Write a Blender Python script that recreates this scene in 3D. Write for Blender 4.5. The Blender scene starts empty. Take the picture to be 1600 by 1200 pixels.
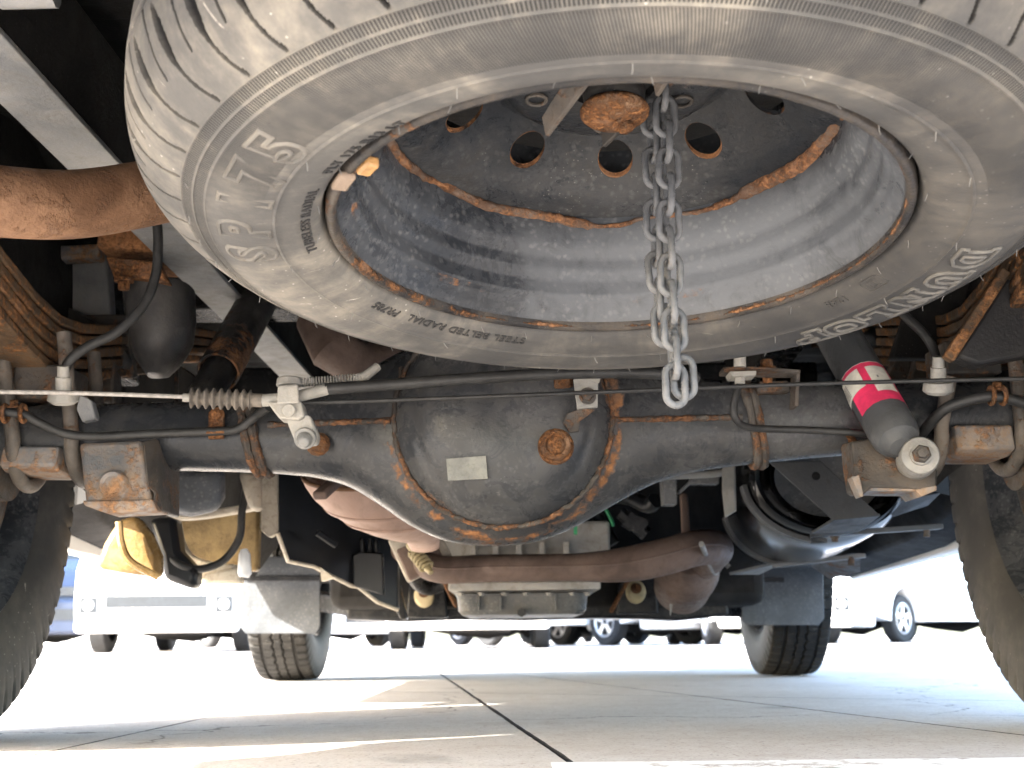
import bpy, math, random
from mathutils import Vector, Matrix
random.seed(7)
PI = math.pi
R = math.radians
S = bpy.context.scene
COL = S.collection

# ------------------------------------------------------------------ camera, sky, sun, exposure
H = 0.110                      # the camera lies 11 cm above the ground, behind the van, looking forward (+Y) and up
F = 2000.0                     # focal length in pixels of the 1600 px wide photograph
TH = math.atan(397 / F)
ROLL = R(0.6)
cam = bpy.data.objects.new('camera', bpy.data.cameras.new('camera'))
COL.objects.link(cam)
cam.data.sensor_width = 36
cam.data.lens = 36 * F / 1600
cam.matrix_world = Matrix.Translation((0, 0, H)) @ Matrix.Rotation(PI / 2 + TH, 4, 'X') @ Matrix.Rotation(-ROLL, 4, 'Z')
cam.data.clip_start = 0.05
cam.data.clip_end = 2000
cam.data.dof.use_dof = True
cam.data.dof.focus_distance = 1.15
cam.data.dof.aperture_fstop = 14
S.camera = cam

SUN_AZ, SUN_EL = R(30), R(24.7)  # the light travels to the right and a little forward
sd = Vector((math.cos(SUN_AZ) * math.cos(SUN_EL), math.sin(SUN_AZ) * math.cos(SUN_EL), -math.sin(SUN_EL)))
W = bpy.data.worlds.new('World')
S.world = W
W.use_nodes = True
sky = W.node_tree.nodes.new('ShaderNodeTexSky')
sky.sky_type = 'NISHITA'
sky.sun_disc = False
sky.sun_elevation = SUN_EL
sky.sun_rotation = math.atan2(-sd.x, -sd.y)
sky.air_density = 1.0
sky.dust_density = 2.0
bg = W.node_tree.nodes['Background']
W.node_tree.links.new(sky.outputs[0], bg.inputs[0])
bg.inputs[1].default_value = 0.15
sun = bpy.data.objects.new('sun', bpy.data.lights.new('sun', 'SUN'))
COL.objects.link(sun)
sun.data.energy = 3.6
sun.data.angle = R(0.55)
sun.data.color = (1, 0.95, 0.86)
sun.rotation_euler = sd.to_track_quat('-Z', 'Y').to_euler()
S.view_settings.view_transform = 'Standard'
S.view_settings.look = 'None'
S.view_settings.gamma = 1
S.view_settings.use_curve_mapping = False
S.view_settings.exposure = 3.75
S.render.engine = 'CYCLES'
S.cycles.max_bounces = 8
S.cycles.diffuse_bounces = 6
S.cycles.use_denoising = True

# ------------------------------------------------------------------ helpers
cR, sR, cT, sT = math.cos(ROLL), math.sin(ROLL), math.cos(TH), math.sin(TH)

def P(px, py, Y):
    """the point of the place that the photograph shows at (px, py), Y metres in front of the camera"""
    ox, oy = px - 800, 600 - py
    X, V = cR * ox + sR * oy, -sR * ox + cR * oy
    d = Vector((X / F, cT - V / F * sT, sT + V / F * cT))
    t = Y / d.y
    return Vector((d.x * t, Y, H + d.z * t))

def PL(pts):
    return [P(*p) for p in pts]

def px(n, Y):
    return n * Y / F * 1.02

def V(*a):
    return Vector(a)

def catmull(pts, n=6, closed=False):
    out = []
    m = len(pts)
    for i in range(m if closed else m - 1):
        g = (lambda k: pts[k % m]) if closed else (lambda k: pts[min(max(k, 0), m - 1)])
        p0, p1, p2, p3 = g(i - 1), g(i), g(i + 1), g(i + 2)
        for k in range(n):
            t = k / n
            out.append(0.5 * ((2 * p1) + (p2 - p0) * t + (2 * p0 - 5 * p1 + 4 * p2 - p3) * t * t + (3 * p1 - p0 - 3 * p2 + p3) * t ** 3))
    if not closed:
        out.append(pts[-1].copy())
    return out

class MB:
    def __init__(s):
        s.v, s.f = [], []

    def loft(s, rings, cap=True, closed=False):
        b = len(s.v)
        n = len(rings[0])
        for r in rings:
            s.v += r
        m = len(rings)
        for i in range(m if closed else m - 1):
            for j in range(n):
                a, c = b + i * n, b + ((i + 1) % m) * n
                s.f.append((a + j, a + (j + 1) % n, c + (j + 1) % n, c + j))
        if cap and not closed:
            s.f.append(tuple(b + j for j in reversed(range(n))))
            s.f.append(tuple(b + (m - 1) * n + j for j in range(n)))
        return s

    def sheet(s, rows):
        b = len(s.v)
        n = len(rows[0])
        for r in rows:
            s.v += r
        for i in range(len(rows) - 1):
            for j in range(n - 1):
                a = b + i * n + j
                s.f.append((a, a + 1, a + n + 1, a + n))
        return s

    def tube(s, pts, r, seg=12, closed=False, cap=True, flat=1.0, up=None):
        m = len(pts)
        rr = r if isinstance(r, (list, tuple)) else [r] * m
        rings = []
        prev = None
        for i in range(m):
            if closed:
                t = pts[(i + 1) % m] - pts[i - 1]
            else:
                t = pts[min(i + 1, m - 1)] - pts[max(i - 1, 0)]
            t = t.normalized()
            if prev is None:
                a = up or (V(0, 0, 1) if abs(t.z) < 0.9 else V(0, 1, 0))
                u = (a - t * a.dot(t)).normalized()
            else:
                u = (prev - t * prev.dot(t)).normalized()
            prev = u
            w = t.cross(u)
            rings.append([pts[i] + (u * math.cos(2 * PI * k / seg) * flat + w * math.sin(2 * PI * k / seg)) * rr[i] for k in range(seg)])
        return s.loft(rings, cap, closed)

    def lathe(s, Fn, prof, n, a0=0.0, a1=2 * PI):
        full = abs(a1 - a0 - 2 * PI) < 1e-6
        b = len(s.v)
        m = len(prof)
        cnt = n if full else n + 1
        for i in range(cnt):
            a = a0 + (a1 - a0) * i / n
            for (r, h) in prof:
                s.v.append(Fn(r, a, h))
        for i in range(n):
            for j in range(m - 1):
                a, c = b + i * m + j, b + ((i + 1) % cnt) * m + j
                s.f.append((a, a + 1, c + 1, c))
        return s

    def prism(s, poly, ext):
        b = len(s.v)
        n = len(poly)
        s.v += list(poly) + [p + ext for p in poly]
        s.f.append(tuple(b + j for j in range(n)))
        s.f.append(tuple(b + n + j for j in reversed(range(n))))
        for j in range(n):
            s.f.append((b + j, b + n + j, b + n + (j + 1) % n, b + (j + 1) % n))
        return s

    def box(s, c, size, rot=None):
        hx, hy, hz = size[0] / 2, size[1] / 2, size[2] / 2
        q = [V(x, y, z) for z in (-hz, hz) for (x, y) in ((-hx, -hy), (hx, -hy), (hx, hy), (-hx, hy))]
        if rot is not None:
            q = [rot @ p for p in q]
        c = Vector(c)
        b = len(s.v)
        s.v += [c + p for p in q]
        s.f += [tuple(b + k for k in t) for t in ((3, 2, 1, 0), (4, 5, 6, 7), (0, 1, 5, 4), (1, 2, 6, 5), (2, 3, 7, 6), (3, 0, 4, 7))]
        return s

    def bar(s, p0, p1, w, h, up=V(0, 0, 1)):
        t = (p1 - p0).normalized()
        u = (up - t * up.dot(t)).normalized()
        sd_ = t.cross(u)
        mk = lambda p: [p + sd_ * w / 2 + u * h / 2, p - sd_ * w / 2 + u * h / 2, p - sd_ * w / 2 - u * h / 2, p + sd_ * w / 2 - u * h / 2]
        return s.loft([mk(p0), mk(p1)])

    def ribbon(s, pts, w, h, up=V(0, 0, 1)):
        """a strip of w by h following pts"""
        rings = []
        m = len(pts)
        for i in range(m):
            t = (pts[min(i + 1, m - 1)] - pts[max(i - 1, 0)]).normalized()
            u = (up - t * up.dot(t)).normalized()
            q = t.cross(u)
            p = pts[i]
            rings.append([p + q * w / 2 + u * h / 2, p - q * w / 2 + u * h / 2, p - q * w / 2 - u * h / 2, p + q * w / 2 - u * h / 2])
        return s.loft(rings)

    def ball(s, c, r, sc=(1, 1, 1), n=14):
        rings = []
        for i in range(1, n // 2):
            a = PI * i / (n // 2)
            rings.append([Vector(c) + V(r * sc[0] * math.sin(a) * math.cos(2 * PI * k / n), r * sc[1] * math.sin(a) * math.sin(2 * PI * k / n), r * sc[2] * math.cos(a)) for k in range(n)])
        return s.loft(rings)

    def bolt(s, c, axis, r, h, sides=6):
        """a hexagon head standing on c along axis"""
        a = axis.normalized()
        u = a.orthogonal().normalized()
        w = a.cross(u)
        ring = lambda rr, hh, n: [c + a * hh + (u * math.cos(2 * PI * k / n) + w * math.sin(2 * PI * k / n)) * rr for k in range(n)]
        s.loft([ring(r * 1.5, 0, 18), ring(r * 1.5, h * 0.25, 18)])
        return s.loft([ring(r, h * 0.25, sides), ring(r, h * 0.9, sides), ring(r * 0.8, h, sides)])

BASE = {}

def put(o, parent):
    COL.objects.link(o)
    if parent is not None:
        o.parent = parent
        BASE[o.name] = BASE[parent.name]
    return o

def obj(name, mb, mat, parent=None, bev=0.0, smooth=True, angle=42, rust=None, dust_light=None, loc=None, stuff=False, label=None):
    L = BASE[parent.name] if parent is not None else Vector(loc or (0, 0, 0))
    me = bpy.data.meshes.new(name)
    me.from_pydata([tuple(v - L) for v in mb.v], [], mb.f)
    me.validate()
    if smooth:
        me.polygons.foreach_set('use_smooth', [True] * len(me.polygons))
        me.set_sharp_from_angle(angle=R(angle))
    if rust:
        at = me.attributes.new('rust', 'FLOAT', 'POINT')
        at.data.foreach_set('value', [rust(v) for v in mb.v])
    if dust_light:
        at = me.attributes.new('dust_light', 'FLOAT', 'POINT')
        at.data.foreach_set('value', [dust_light(v) for v in mb.v])
    me.materials.append(mat)
    o = bpy.data.objects.new(name, me)
    put(o, parent)
    if parent is None:
        o.location = L
        BASE[o.name] = L
    if bev:
        b = o.modifiers.new('bevel', 'BEVEL')
        b.width = bev
        b.segments = 2
        b.limit_method = 'ANGLE'
        b.angle_limit = R(35)
    if stuff:
        o['kind'] = 'stuff'
    if label:
        o['label'] = label
    return o

def tag(o, label, cat, group=None):
    o['label'] = label
    o['category'] = cat
    if group:
        o['group'] = group
    return o

def thing(name, label, cat, loc, group=None):
    o = bpy.data.objects.new(name, None)
    COL.objects.link(o)
    o.location = loc
    o.empty_display_size = 0.05
    BASE[o.name] = Vector(loc)
    return tag(o, label, cat, group)

def dup(root, loc, rotz=0, scale=1, label=None):
    def cp(o, par):
        c = o.copy()
        COL.objects.link(c)
        c.parent = par
        for ch in list(o.children):
            cp(ch, c)
        return c
    r = cp(root, None)
    r.location = loc
    r.rotation_euler = (0, 0, rotz)
    r.scale = (scale,) * 3
    BASE[r.name] = Vector(loc)
    if label:
        r['label'] = label
    return r

def near(pts, rad):
    pts = [Vector(p) for p in pts]
    def f(v):
        d = min((v - p).length for p in pts)
        return max(0.0, 1 - d / rad)
    return f

# ------------------------------------------------------------------ materials
class G:
    def __init__(s, name):
        s.m = bpy.data.materials.new(name)
        s.m.use_nodes = True
        s.t = s.m.node_tree
        s.b = s.t.nodes['Principled BSDF']
        s.tc = s.t.nodes.new('ShaderNodeTexCoord')

    def set(s, node, key, val):
        if val is None:
            return
        i = node.inputs[key]
        if isinstance(val, bpy.types.NodeSocket):
            s.t.links.new(val, i)
        elif isinstance(val, (tuple, list)) and len(val) == 3 and i.type == 'RGBA':
            i.default_value = (*val, 1)
        else:
            i.default_value = val

    def noise(s, scale, detail=5, rough=0.6, vec=None, dist=0.0):
        n = s.t.nodes.new('ShaderNodeTexNoise')
        s.set(n, 'Vector', vec or s.tc.outputs['Object'])
        n.inputs['Scale'].default_value = scale
        n.inputs['Detail'].default_value = detail
        n.inputs['Roughness'].default_value = rough
        n.inputs['Distortion'].default_value = dist
        return n.outputs[0]

    def voro(s, scale, vec=None, feature='F1', rand=1.0):
        n = s.t.nodes.new('ShaderNodeTexVoronoi')
        n.feature = feature
        s.set(n, 'Vector', vec or s.tc.outputs['Object'])
        n.inputs['Scale'].default_value = scale
        n.inputs['Randomness'].default_value = rand
        return n.outputs['Distance']

    def math(s, op, a, b=0.5, c=0.0):
        n = s.t.nodes.new('ShaderNodeMath')
        n.operation = op
        s.set(n, 0, a)
        s.set(n, 1, b)
        s.set(n, 2, c)
        return n.outputs[0]

    def ramp(s, x, lo, hi, a=0.0, b=1.0):
        n = s.t.nodes.new('ShaderNodeMapRange')
        n.interpolation_type = 'SMOOTHSTEP'
        s.set(n, 0, x)
        n.inputs[1].default_value = lo
        n.inputs[2].default_value = hi
        n.inputs[3].default_value = a
        n.inputs[4].default_value = b
        return n.outputs[0]

    def mix(s, f, a, b):
        n = s.t.nodes.new('ShaderNodeMix')
        n.data_type = 'RGBA'
        s.set(n, 'Factor', f)
        for k, val in ((6, a), (7, b)):
            i = n.inputs[k]
            if isinstance(val, bpy.types.NodeSocket):
                s.t.links.new(val, i)
            else:
                i.default_value = (*val, 1)
        return n.outputs[2]

    def attr(s, name):
        n = s.t.nodes.new('ShaderNodeAttribute')
        n.attribute_name = name
        return n

    def bump(s, h, strength=0.4, dist=0.002, normal=None):
        n = s.t.nodes.new('ShaderNodeBump')
        s.set(n, 'Height', h)
        n.inputs['Strength'].default_value = strength
        n.inputs['Distance'].default_value = dist
        if normal is not None:
            s.set(n, 'Normal', normal)
        return n.outputs[0]

    def out(s, col=None, rough=0.5, metal=0.0, normal=None, spec=None):
        s.set(s.b, 'Base Color', col)
        s.set(s.b, 'Roughness', rough)
        s.set(s.b, 'Metallic', metal)
        s.set(s.b, 'Normal', normal)
        if spec is not None:
            s.b.inputs['Specular IOR Level'].default_value = spec
        return s.m

def metal(name, base, rust=0.3, dust=0.3, rough=0.5, spots=0.0, met=0.0, dustcol=(0.27, 0.245, 0.21), rc=((0.065, 0.028, 0.012), (0.255, 0.118, 0.050)), fine=1.0, bmp=0.75, blot=0.75):
    g = G(name)
    n1 = g.noise(11 * fine, 7, 0.68)
    n2 = g.noise(75 * fine, 5, 0.7)
    n3 = g.noise(4.5 * fine, 5, 0.6, dist=0.4)
    n4 = g.noise(260, 3, 0.6)
    n5 = g.noise(32 * fine, 6, 0.75, dist=0.6)
    at = g.attr('rust').outputs['Fac']
    x = g.math('ADD', g.math('MULTIPLY_ADD', n2, 0.35, n1), g.math('MULTIPLY', at, 0.62))
    rm = g.ramp(x, 1.02 - rust * 0.55, 1.14 - rust * 0.45)
    rcol = g.mix(g.ramp(g.math('MULTIPLY_ADD', n5, 0.6, n2), 0.55, 1.05), rc[0], rc[1])
    rcol = g.mix(g.ramp(n4, 0.52, 0.75, 0, 0.5), rcol, (rc[1][0] * 1.15, rc[1][1] * 1.3, rc[1][2] * 1.6))
    rcol = g.mix(g.ramp(n1, 0.52, 0.70, 0, 0.55), rcol, tuple(0.5 * (a_ + b_) for a_, b_ in zip(rc[0], (0.20, 0.16, 0.13))))
    b2 = tuple(c * 1.6 + 0.006 for c in base)
    b3 = tuple(c * 0.6 for c in base)
    col = g.mix(g.ramp(n3, 0.38, 0.68), base, b2)
    col = g.mix(g.ramp(n5, 0.50, 0.70, 0, blot), col, b3)
    ga = g.attr('dust_light').outputs['Fac']  # adds dust colour that also carries painted light on the rim
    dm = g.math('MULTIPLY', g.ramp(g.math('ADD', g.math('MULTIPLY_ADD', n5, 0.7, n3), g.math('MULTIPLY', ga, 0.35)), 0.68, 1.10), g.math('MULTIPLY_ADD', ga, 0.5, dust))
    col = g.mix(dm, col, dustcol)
    if spots:
        wv = g.t.nodes.new('ShaderNodeVectorMath')
        wv.operation = 'MULTIPLY_ADD'
        g.set(wv, 0, g.t.nodes.new('ShaderNodeTexNoise').outputs[1])
        wv.inputs[1].default_value = (0.006, 0.006, 0.006)
        g.set(wv, 2, g.tc.outputs['Object'])
        nn = wv.inputs[0].links[0].from_node
        nn.inputs['Scale'].default_value = 160
        g.set(nn, 'Vector', g.tc.outputs['Object'])
        v = g.voro(150, vec=wv.outputs[0])
        sm = g.math('MULTIPLY', g.ramp(v, 0.46, 0.10), g.ramp(g.math('MULTIPLY_ADD', n3, 0.6, n1), 0.62, 0.98, 0, spots))
        col = g.mix(sm, col, (0.30, 0.30, 0.29))
    sc = g.ramp(g.voro(230), 0.16, 0.08)
    col = g.mix(g.math('MULTIPLY', sc, g.ramp(n1, 0.52, 0.62, 0, 0.22)), col, (0.36, 0.34, 0.32))
    col = g.mix(rm, col, rcol)
    rgh = g.ramp(g.math('MAXIMUM', rm, dm), 0, 0.8, rough, 0.92)
    rgh = g.math('ADD', rgh, g.ramp(n5, 0.35, 0.7, -0.10, 0.12))
    h = g.math('ADD', g.math('MULTIPLY', n4, 0.4), g.math('MULTIPLY', g.math('MULTIPLY', rm, g.math('ADD', n2, n5)), 1.5))
    nm = g.bump(g.math('ADD', h, g.math('MULTIPLY', n2, 0.4)), bmp, 0.0020)
    mm = g.math('MULTIPLY', g.math('SUBTRACT', 1, g.math('MAXIMUM', rm, dm)), met) if met else 0.0
    return g.out(col, rgh, mm, nm, 0.17)

def plain(name, col, rough=0.5, met=0.0, var=0.25, sc=30, bump=0.2, dist=0.001, spec=None):
    g = G(name)
    n = g.noise(sc, 5, 0.65)
    c = g.mix(g.ramp(n, 0.3, 0.7), tuple(x * (1 - var) for x in col), tuple(min(1, x * (1 + var)) for x in col))
    return g.out(c, rough, met, g.bump(g.noise(sc * 6, 3), bump, dist), spec)

M = {}
M['axle'] = metal('axle_paint', (0.0160, 0.0176, 0.0205), 0.13, 0.10, 0.30, spots=0.09, bmp=0.30, blot=0.35)
M['rust'] = metal('heavy_rust', (0.075, 0.040, 0.024), 0.86, 0.35, 0.85, dustcol=(0.30, 0.19, 0.11), rc=((0.055, 0.022, 0.010), (0.29, 0.125, 0.046)), fine=3.5, bmp=1.0)
M['rustpart'] = metal('part_rusted_steel', (0.030, 0.029, 0.028), 0.60, 0.28, 0.5, dustcol=(0.18, 0.13, 0.09), fine=2)
M['pad'] = metal('rust_dusted_plate', (0.095, 0.098, 0.102), 0.66, 0.6, 0.5, dustcol=(0.34, 0.21, 0.11), rc=((0.11, 0.048, 0.018), (0.40, 0.20, 0.085)), fine=2)
M['weld'] = metal('weld_rust', (0.024, 0.021, 0.019), 0.74, 0.2, 0.8, fine=2.4, rc=((0.055, 0.022, 0.010), (0.24, 0.105, 0.042)))
M['rim'] = metal('rim_steel', (0.0130, 0.0150, 0.0185), 0.12, 0.20, 0.28, spots=0.20, dustcol=(0.17, 0.178, 0.19), bmp=0.4, blot=0.4)
M['rimdark'] = metal('wheel_disc_steel', (0.0110, 0.0125, 0.0150), 0.12, 0.08, 0.36, spots=0.07)
M['rimedge'] = metal('rim_edge', (0.014, 0.014, 0.015), 0.30, 0.22, 0.4, dustcol=(0.21, 0.16, 0.11), fine=2.5)
M['letter'] = metal('raised_letter_rubber', (0.050, 0.049, 0.047), 0.0, 0.4, 0.7, dustcol=(0.12, 0.112, 0.10), fine=3)
M['letterpale'] = metal('raised_letter_dusty', (0.062, 0.060, 0.057), 0.0, 0.5, 0.7, dustcol=(0.15, 0.135, 0.115), fine=3)
M['tank'] = plain('black_tank', (0.005, 0.0055, 0.0065), 0.16, 0, 0.4, 5, 0.04, spec=0.22)
M['seamrust'] = metal('seam_rust', (0.07, 0.04, 0.026), 0.78, 0.35, 0.9, fine=3, rc=((0.08, 0.030, 0.012), (0.31, 0.145, 0.064)))
M['exhaust'] = metal('rusted_exhaust', (0.095, 0.050, 0.028), 0.60, 0.45, 0.55, dustcol=(0.24, 0.14, 0.08), rc=((0.075, 0.034, 0.016), (0.25, 0.122, 0.058)), fine=3.5)
M['cat'] = metal('heat_browned_steel', (0.36, 0.245, 0.195), 0.25, 0.6, 0.6, dustcol=(0.48, 0.35, 0.285), rc=((0.18, 0.095, 0.06), (0.40, 0.24, 0.165)))
M['pipe'] = metal('brown_pipe', (0.080, 0.056, 0.047), 0.24, 0.5, 0.5, dustcol=(0.18, 0.13, 0.105), rc=((0.07, 0.036, 0.024), (0.19, 0.11, 0.078)), fine=2.5)
M['rail'] = metal('grey_rail', (0.115, 0.12, 0.125), 0.25, 0.55, 0.5, dustcol=(0.28, 0.265, 0.24))
M['under'] = metal('underseal_black', (0.006, 0.006, 0.0065), 0.14, 0.06, 0.8)
M['dark'] = metal('black_chassis', (0.008, 0.009, 0.011), 0.06, 0.05, 0.26)
M['leaf'] = metal('leaf_spring_steel', (0.030, 0.022, 0.016), 0.68, 0.5, 0.6, dustcol=(0.20, 0.115, 0.055), rc=((0.075, 0.030, 0.011), (0.33, 0.145, 0.050)), fine=2)
M['zinc'] = metal('zinc_plated', (0.17, 0.168, 0.158), 0.12, 0.7, 0.42, dustcol=(0.27, 0.25, 0.215), fine=2.5)
M['alu'] = metal('cast_aluminium', (0.27, 0.265, 0.25), 0.0, 0.6, 0.5, dustcol=(0.26, 0.23, 0.19))
M['pan'] = metal('grey_pan', (0.060, 0.064, 0.069), 0.0, 0.25, 0.32, spots=0.3)
M['chain'] = metal('grey_chain', (0.050, 0.053, 0.058), 0.34, 0.40, 0.34, dustcol=(0.15, 0.15, 0.15), fine=5)
M['shock'] = metal('shock_grey', (0.052, 0.055, 0.059), 0.0, 0.1, 0.5)
M['shockold'] = metal('shock_black', (0.013, 0.013, 0.014), 0.16, 0.12, 0.42)
M['hose'] = plain('rubber_hose', (0.020, 0.020, 0.020), 0.5, 0, 0.35, 60, spec=0.3)
M['cable'] = plain('cable_steel', (0.22, 0.205, 0.19), 0.5, 0.0, 0.25, 150)
M['boot'] = metal('dusty_rubber_boot', (0.065, 0.058, 0.052), 0.0, 0.9, 0.8, dustcol=(0.23, 0.20, 0.165), fine=2)
M['ubolt'] = metal('u_bolt_steel', (0.060, 0.054, 0.048), 0.52, 0.45, 0.5, dustcol=(0.20, 0.16, 0.125), fine=3)
M['bush'] = metal('bushing_grey', (0.15, 0.15, 0.148), 0.14, 0.6, 0.45, dustcol=(0.23, 0.215, 0.19), fine=3)
M['bushgold'] = metal('yellow_passivated_steel', (0.30, 0.25, 0.14), 0.15, 0.5, 0.4, fine=2)
M['pink'] = plain('pink_label', (0.66, 0.036, 0.110), 0.5, 0, 0.22, 45, 0.05)
M['paper'] = plain('white_label', (0.62, 0.60, 0.53), 0.6, 0, 0.16, 60, 0.05)
M['ink'] = plain('ink', (0.18, 0.18, 0.17), 0.6)
M['plate'] = metal('worn_sticker', (0.125, 0.125, 0.115), 0.0, 0.7, 0.5, dustcol=(0.16, 0.16, 0.14), fine=5)
M['gold'] = metal('waxed_metal', (0.15, 0.092, 0.034), 0.22, 0.7, 0.22, dustcol=(0.31, 0.23, 0.12), fine=3)
M['golddark'] = metal('aged_wax', (0.085, 0.058, 0.026), 0.20, 0.9, 0.35, dustcol=(0.24, 0.175, 0.085), fine=2)
M['cream'] = metal('cream_edge', (0.34, 0.31, 0.26), 0.12, 0.5, 0.55, dustcol=(0.28, 0.24, 0.18), fine=2)
M['plastic'] = plain('black_plastic', (0.009, 0.010, 0.012), 0.32, 0, 0.3, 8, spec=0.22)
M['flap'] = metal('grey_mud_flap', (0.048, 0.053, 0.060), 0.0, 0.45, 0.42, dustcol=(0.095, 0.10, 0.11), spots=0.25)
M['white'] = plain('white_car_paint', (0.80, 0.81, 0.82), 0.25, 0, 0.02, 5, 0.0)
M['bluecar'] = plain('dark_blue_paint', (0.02, 0.03, 0.06), 0.2, 0, 0.1, 5, 0.0)
M['glass'] = plain('car_glass', (0.02, 0.025, 0.03), 0.06, 0, 0.1, 5, 0.0)
M['alloy'] = plain('alloy_rim', (0.55, 0.56, 0.58), 0.3, 0.6, 0.1, 20, 0.0)
M['lamp'] = plain('lamp_glass', (0.6, 0.62, 0.64), 0.12, 0, 0.1, 20, 0.0)
M['grille'] = plain('grille_grey', (0.014, 0.017, 0.022), 0.3, 0, 0.2, 20)
M['greycar'] = plain('silver_grey_plastic', (0.30, 0.31, 0.33), 0.5, 0, 0.1, 20)
M['amber'] = plain('aged_amber_plastic', (0.30, 0.165, 0.06), 0.5, 0, 0.4, 90)
M['valve'] = metal('dusty_valve_rubber', (0.17, 0.13, 0.10), 0.25, 0.6, 0.7, dustcol=(0.27, 0.19, 0.13), fine=3)
M['carunder'] = plain('car_underside', (0.008, 0.008, 0.009), 0.9, 0, 0.3, 8)
M['cartyre'] = plain('car_tyre', (0.010, 0.011, 0.013), 0.8, 0, 0.3, 20)
M['van'] = plain('van_paint', (0.74, 0.73, 0.70), 0.35, 0, 0.05, 5, 0.02)
M['whisker'] = plain('rubber_whisker', (0.10, 0.098, 0.095), 0.7)
M['green'] = plain('green_wire', (0.02, 0.25, 0.10), 0.5)

def tyre_mat(name, dust, fine_bands, k_=1.0):
    g = G(name)
    uv = g.tc.outputs['UV']
    sp = g.t.nodes.new('ShaderNodeSeparateXYZ')
    g.set(sp, 0, uv)
    u, v = sp.outputs[0], sp.outputs[1]
    n1 = g.noise(6, 6, 0.65)
    n2 = g.noise(38, 6, 0.7)
    n3 = g.noise(300, 3, 0.6)
    stre = g.t.nodes.new('ShaderNodeMapping')
    g.set(stre, 0, uv)
    stre.inputs['Scale'].default_value = (160, 1.5, 1)
    n5 = g.noise(1.0, 4, 0.6, vec=stre.outputs[0])
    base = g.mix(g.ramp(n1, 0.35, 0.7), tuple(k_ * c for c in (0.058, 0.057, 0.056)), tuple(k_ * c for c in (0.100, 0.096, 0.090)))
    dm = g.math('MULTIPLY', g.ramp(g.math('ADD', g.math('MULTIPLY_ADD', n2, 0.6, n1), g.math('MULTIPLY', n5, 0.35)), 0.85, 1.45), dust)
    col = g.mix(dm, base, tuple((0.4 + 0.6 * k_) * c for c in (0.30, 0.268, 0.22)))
    scr = g.math('MULTIPLY', g.ramp(g.voro(120), 0.14, 0.06), g.ramp(n1, 0.48, 0.6, 0, 0.55))
    col = g.mix(scr, col, (0.5, 0.48, 0.44))
    # thin scuff scratches
    wv = g.t.nodes.new('ShaderNodeMapping')
    g.set(wv, 0, g.tc.outputs['Object'])
    wv.inputs['Rotation'].default_value = (0, 0, 0.8)
    wv.inputs['Scale'].default_value = (6, 90, 6)
    sc2 = g.math('MULTIPLY', g.ramp(g.noise(2.2, 2, 0.5, vec=wv.outputs[0]), 0.70, 0.76), g.ramp(n2, 0.50, 0.62, 0, 0.6))
    col = g.mix(sc2, col, (0.46, 0.43, 0.38))
    h = g.math('ADD', g.math('MULTIPLY', n3, 0.25), g.math('MULTIPLY', n2, 0.5))
    if fine_bands:          # paler round one side of this tyre, darker round the other
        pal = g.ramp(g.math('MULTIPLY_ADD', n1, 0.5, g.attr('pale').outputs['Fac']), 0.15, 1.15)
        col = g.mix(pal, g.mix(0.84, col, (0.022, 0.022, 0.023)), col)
        def band(lo, hi):
            return g.math('MULTIPLY', g.ramp(v, lo, lo + 0.0006), g.ramp(v, hi, hi - 0.0006))
        def comb(nrib, sk):
            ph = g.math('FRACT', g.math('MULTIPLY', g.math('MULTIPLY_ADD', v, sk, u), nrib))
            return g.ramp(g.math('ABSOLUTE', g.math('SUBTRACT', ph, 0.5)), 0.16, 0.34)
        k1 = g.math('MULTIPLY', comb(760, 0.0), g.math('ADD', band(BANDV[0], BANDV[1]), band(BANDV[2], BANDV[3])))
        k2 = g.math('MULTIPLY', g.math('MULTIPLY', comb(900, 0.10), band(BANDV[4], BANDV[5])), g.ramp(g.attr('hatch').outputs['Fac'], 0.2, 0.8))
        gro = g.math('MAXIMUM', k1, g.math('MULTIPLY', k2, 0.75))
        col = g.mix(g.math('MULTIPLY', gro, 0.85), col, (0.010, 0.010, 0.010))
        nm = g.bump(g.math('SUBTRACT', h, g.math('MULTIPLY', gro, 1.2)), 0.8, 0.0012)
    else:
        nm = g.bump(h, 0.4, 0.001)
    rgh = g.ramp(dm, 0, 0.6, 0.62, 0.9)
    return g.out(col, rgh, 0.0, nm, 0.16)

# tyre section of the spare: (radius, height), seen face first; v is the length along it
SPROF = [(0.2082, 0.014), (0.2085, 0.002), (0.2105, -0.0060), (0.2150, -0.0105), (0.2250, -0.0140), (0.2350, -0.0162), (0.2392, -0.0170), (0.2400, -0.0180), (0.2412, -0.0180), (0.2420, -0.0172),
         (0.2520, -0.0182), (0.2640, -0.0185), (0.2740, -0.0170), (0.2800, -0.0153), (0.2855, -0.0135), (0.2865, -0.0139), (0.2876, -0.0126), (0.2940, -0.0100), (0.2945, -0.0106), (0.2956, -0.0093), (0.3020, -0.0057), (0.3028, -0.0060), (0.3036, -0.0044)]
VL = [0.0]
for i in range(1, len(SPROF)):
    VL.append(VL[-1] + math.hypot(SPROF[i][0] - SPROF[i - 1][0], SPROF[i][1] - SPROF[i - 1][1]))
BANDV = (VL[19], VL[20], VL[16], VL[17], VL[13] - 0.022)
BANDV = (VL[19], VL[20], VL[16], VL[17], VL[10] - 0.003, VL[14])
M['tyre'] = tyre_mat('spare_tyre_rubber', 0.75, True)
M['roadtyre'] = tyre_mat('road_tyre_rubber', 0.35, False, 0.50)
M['fronttyre'] = tyre_mat('front_tyre_rubber', 0.12, False, 0.17)  # darker copy of the road tyre rubber, with shade put into its colour

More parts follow.
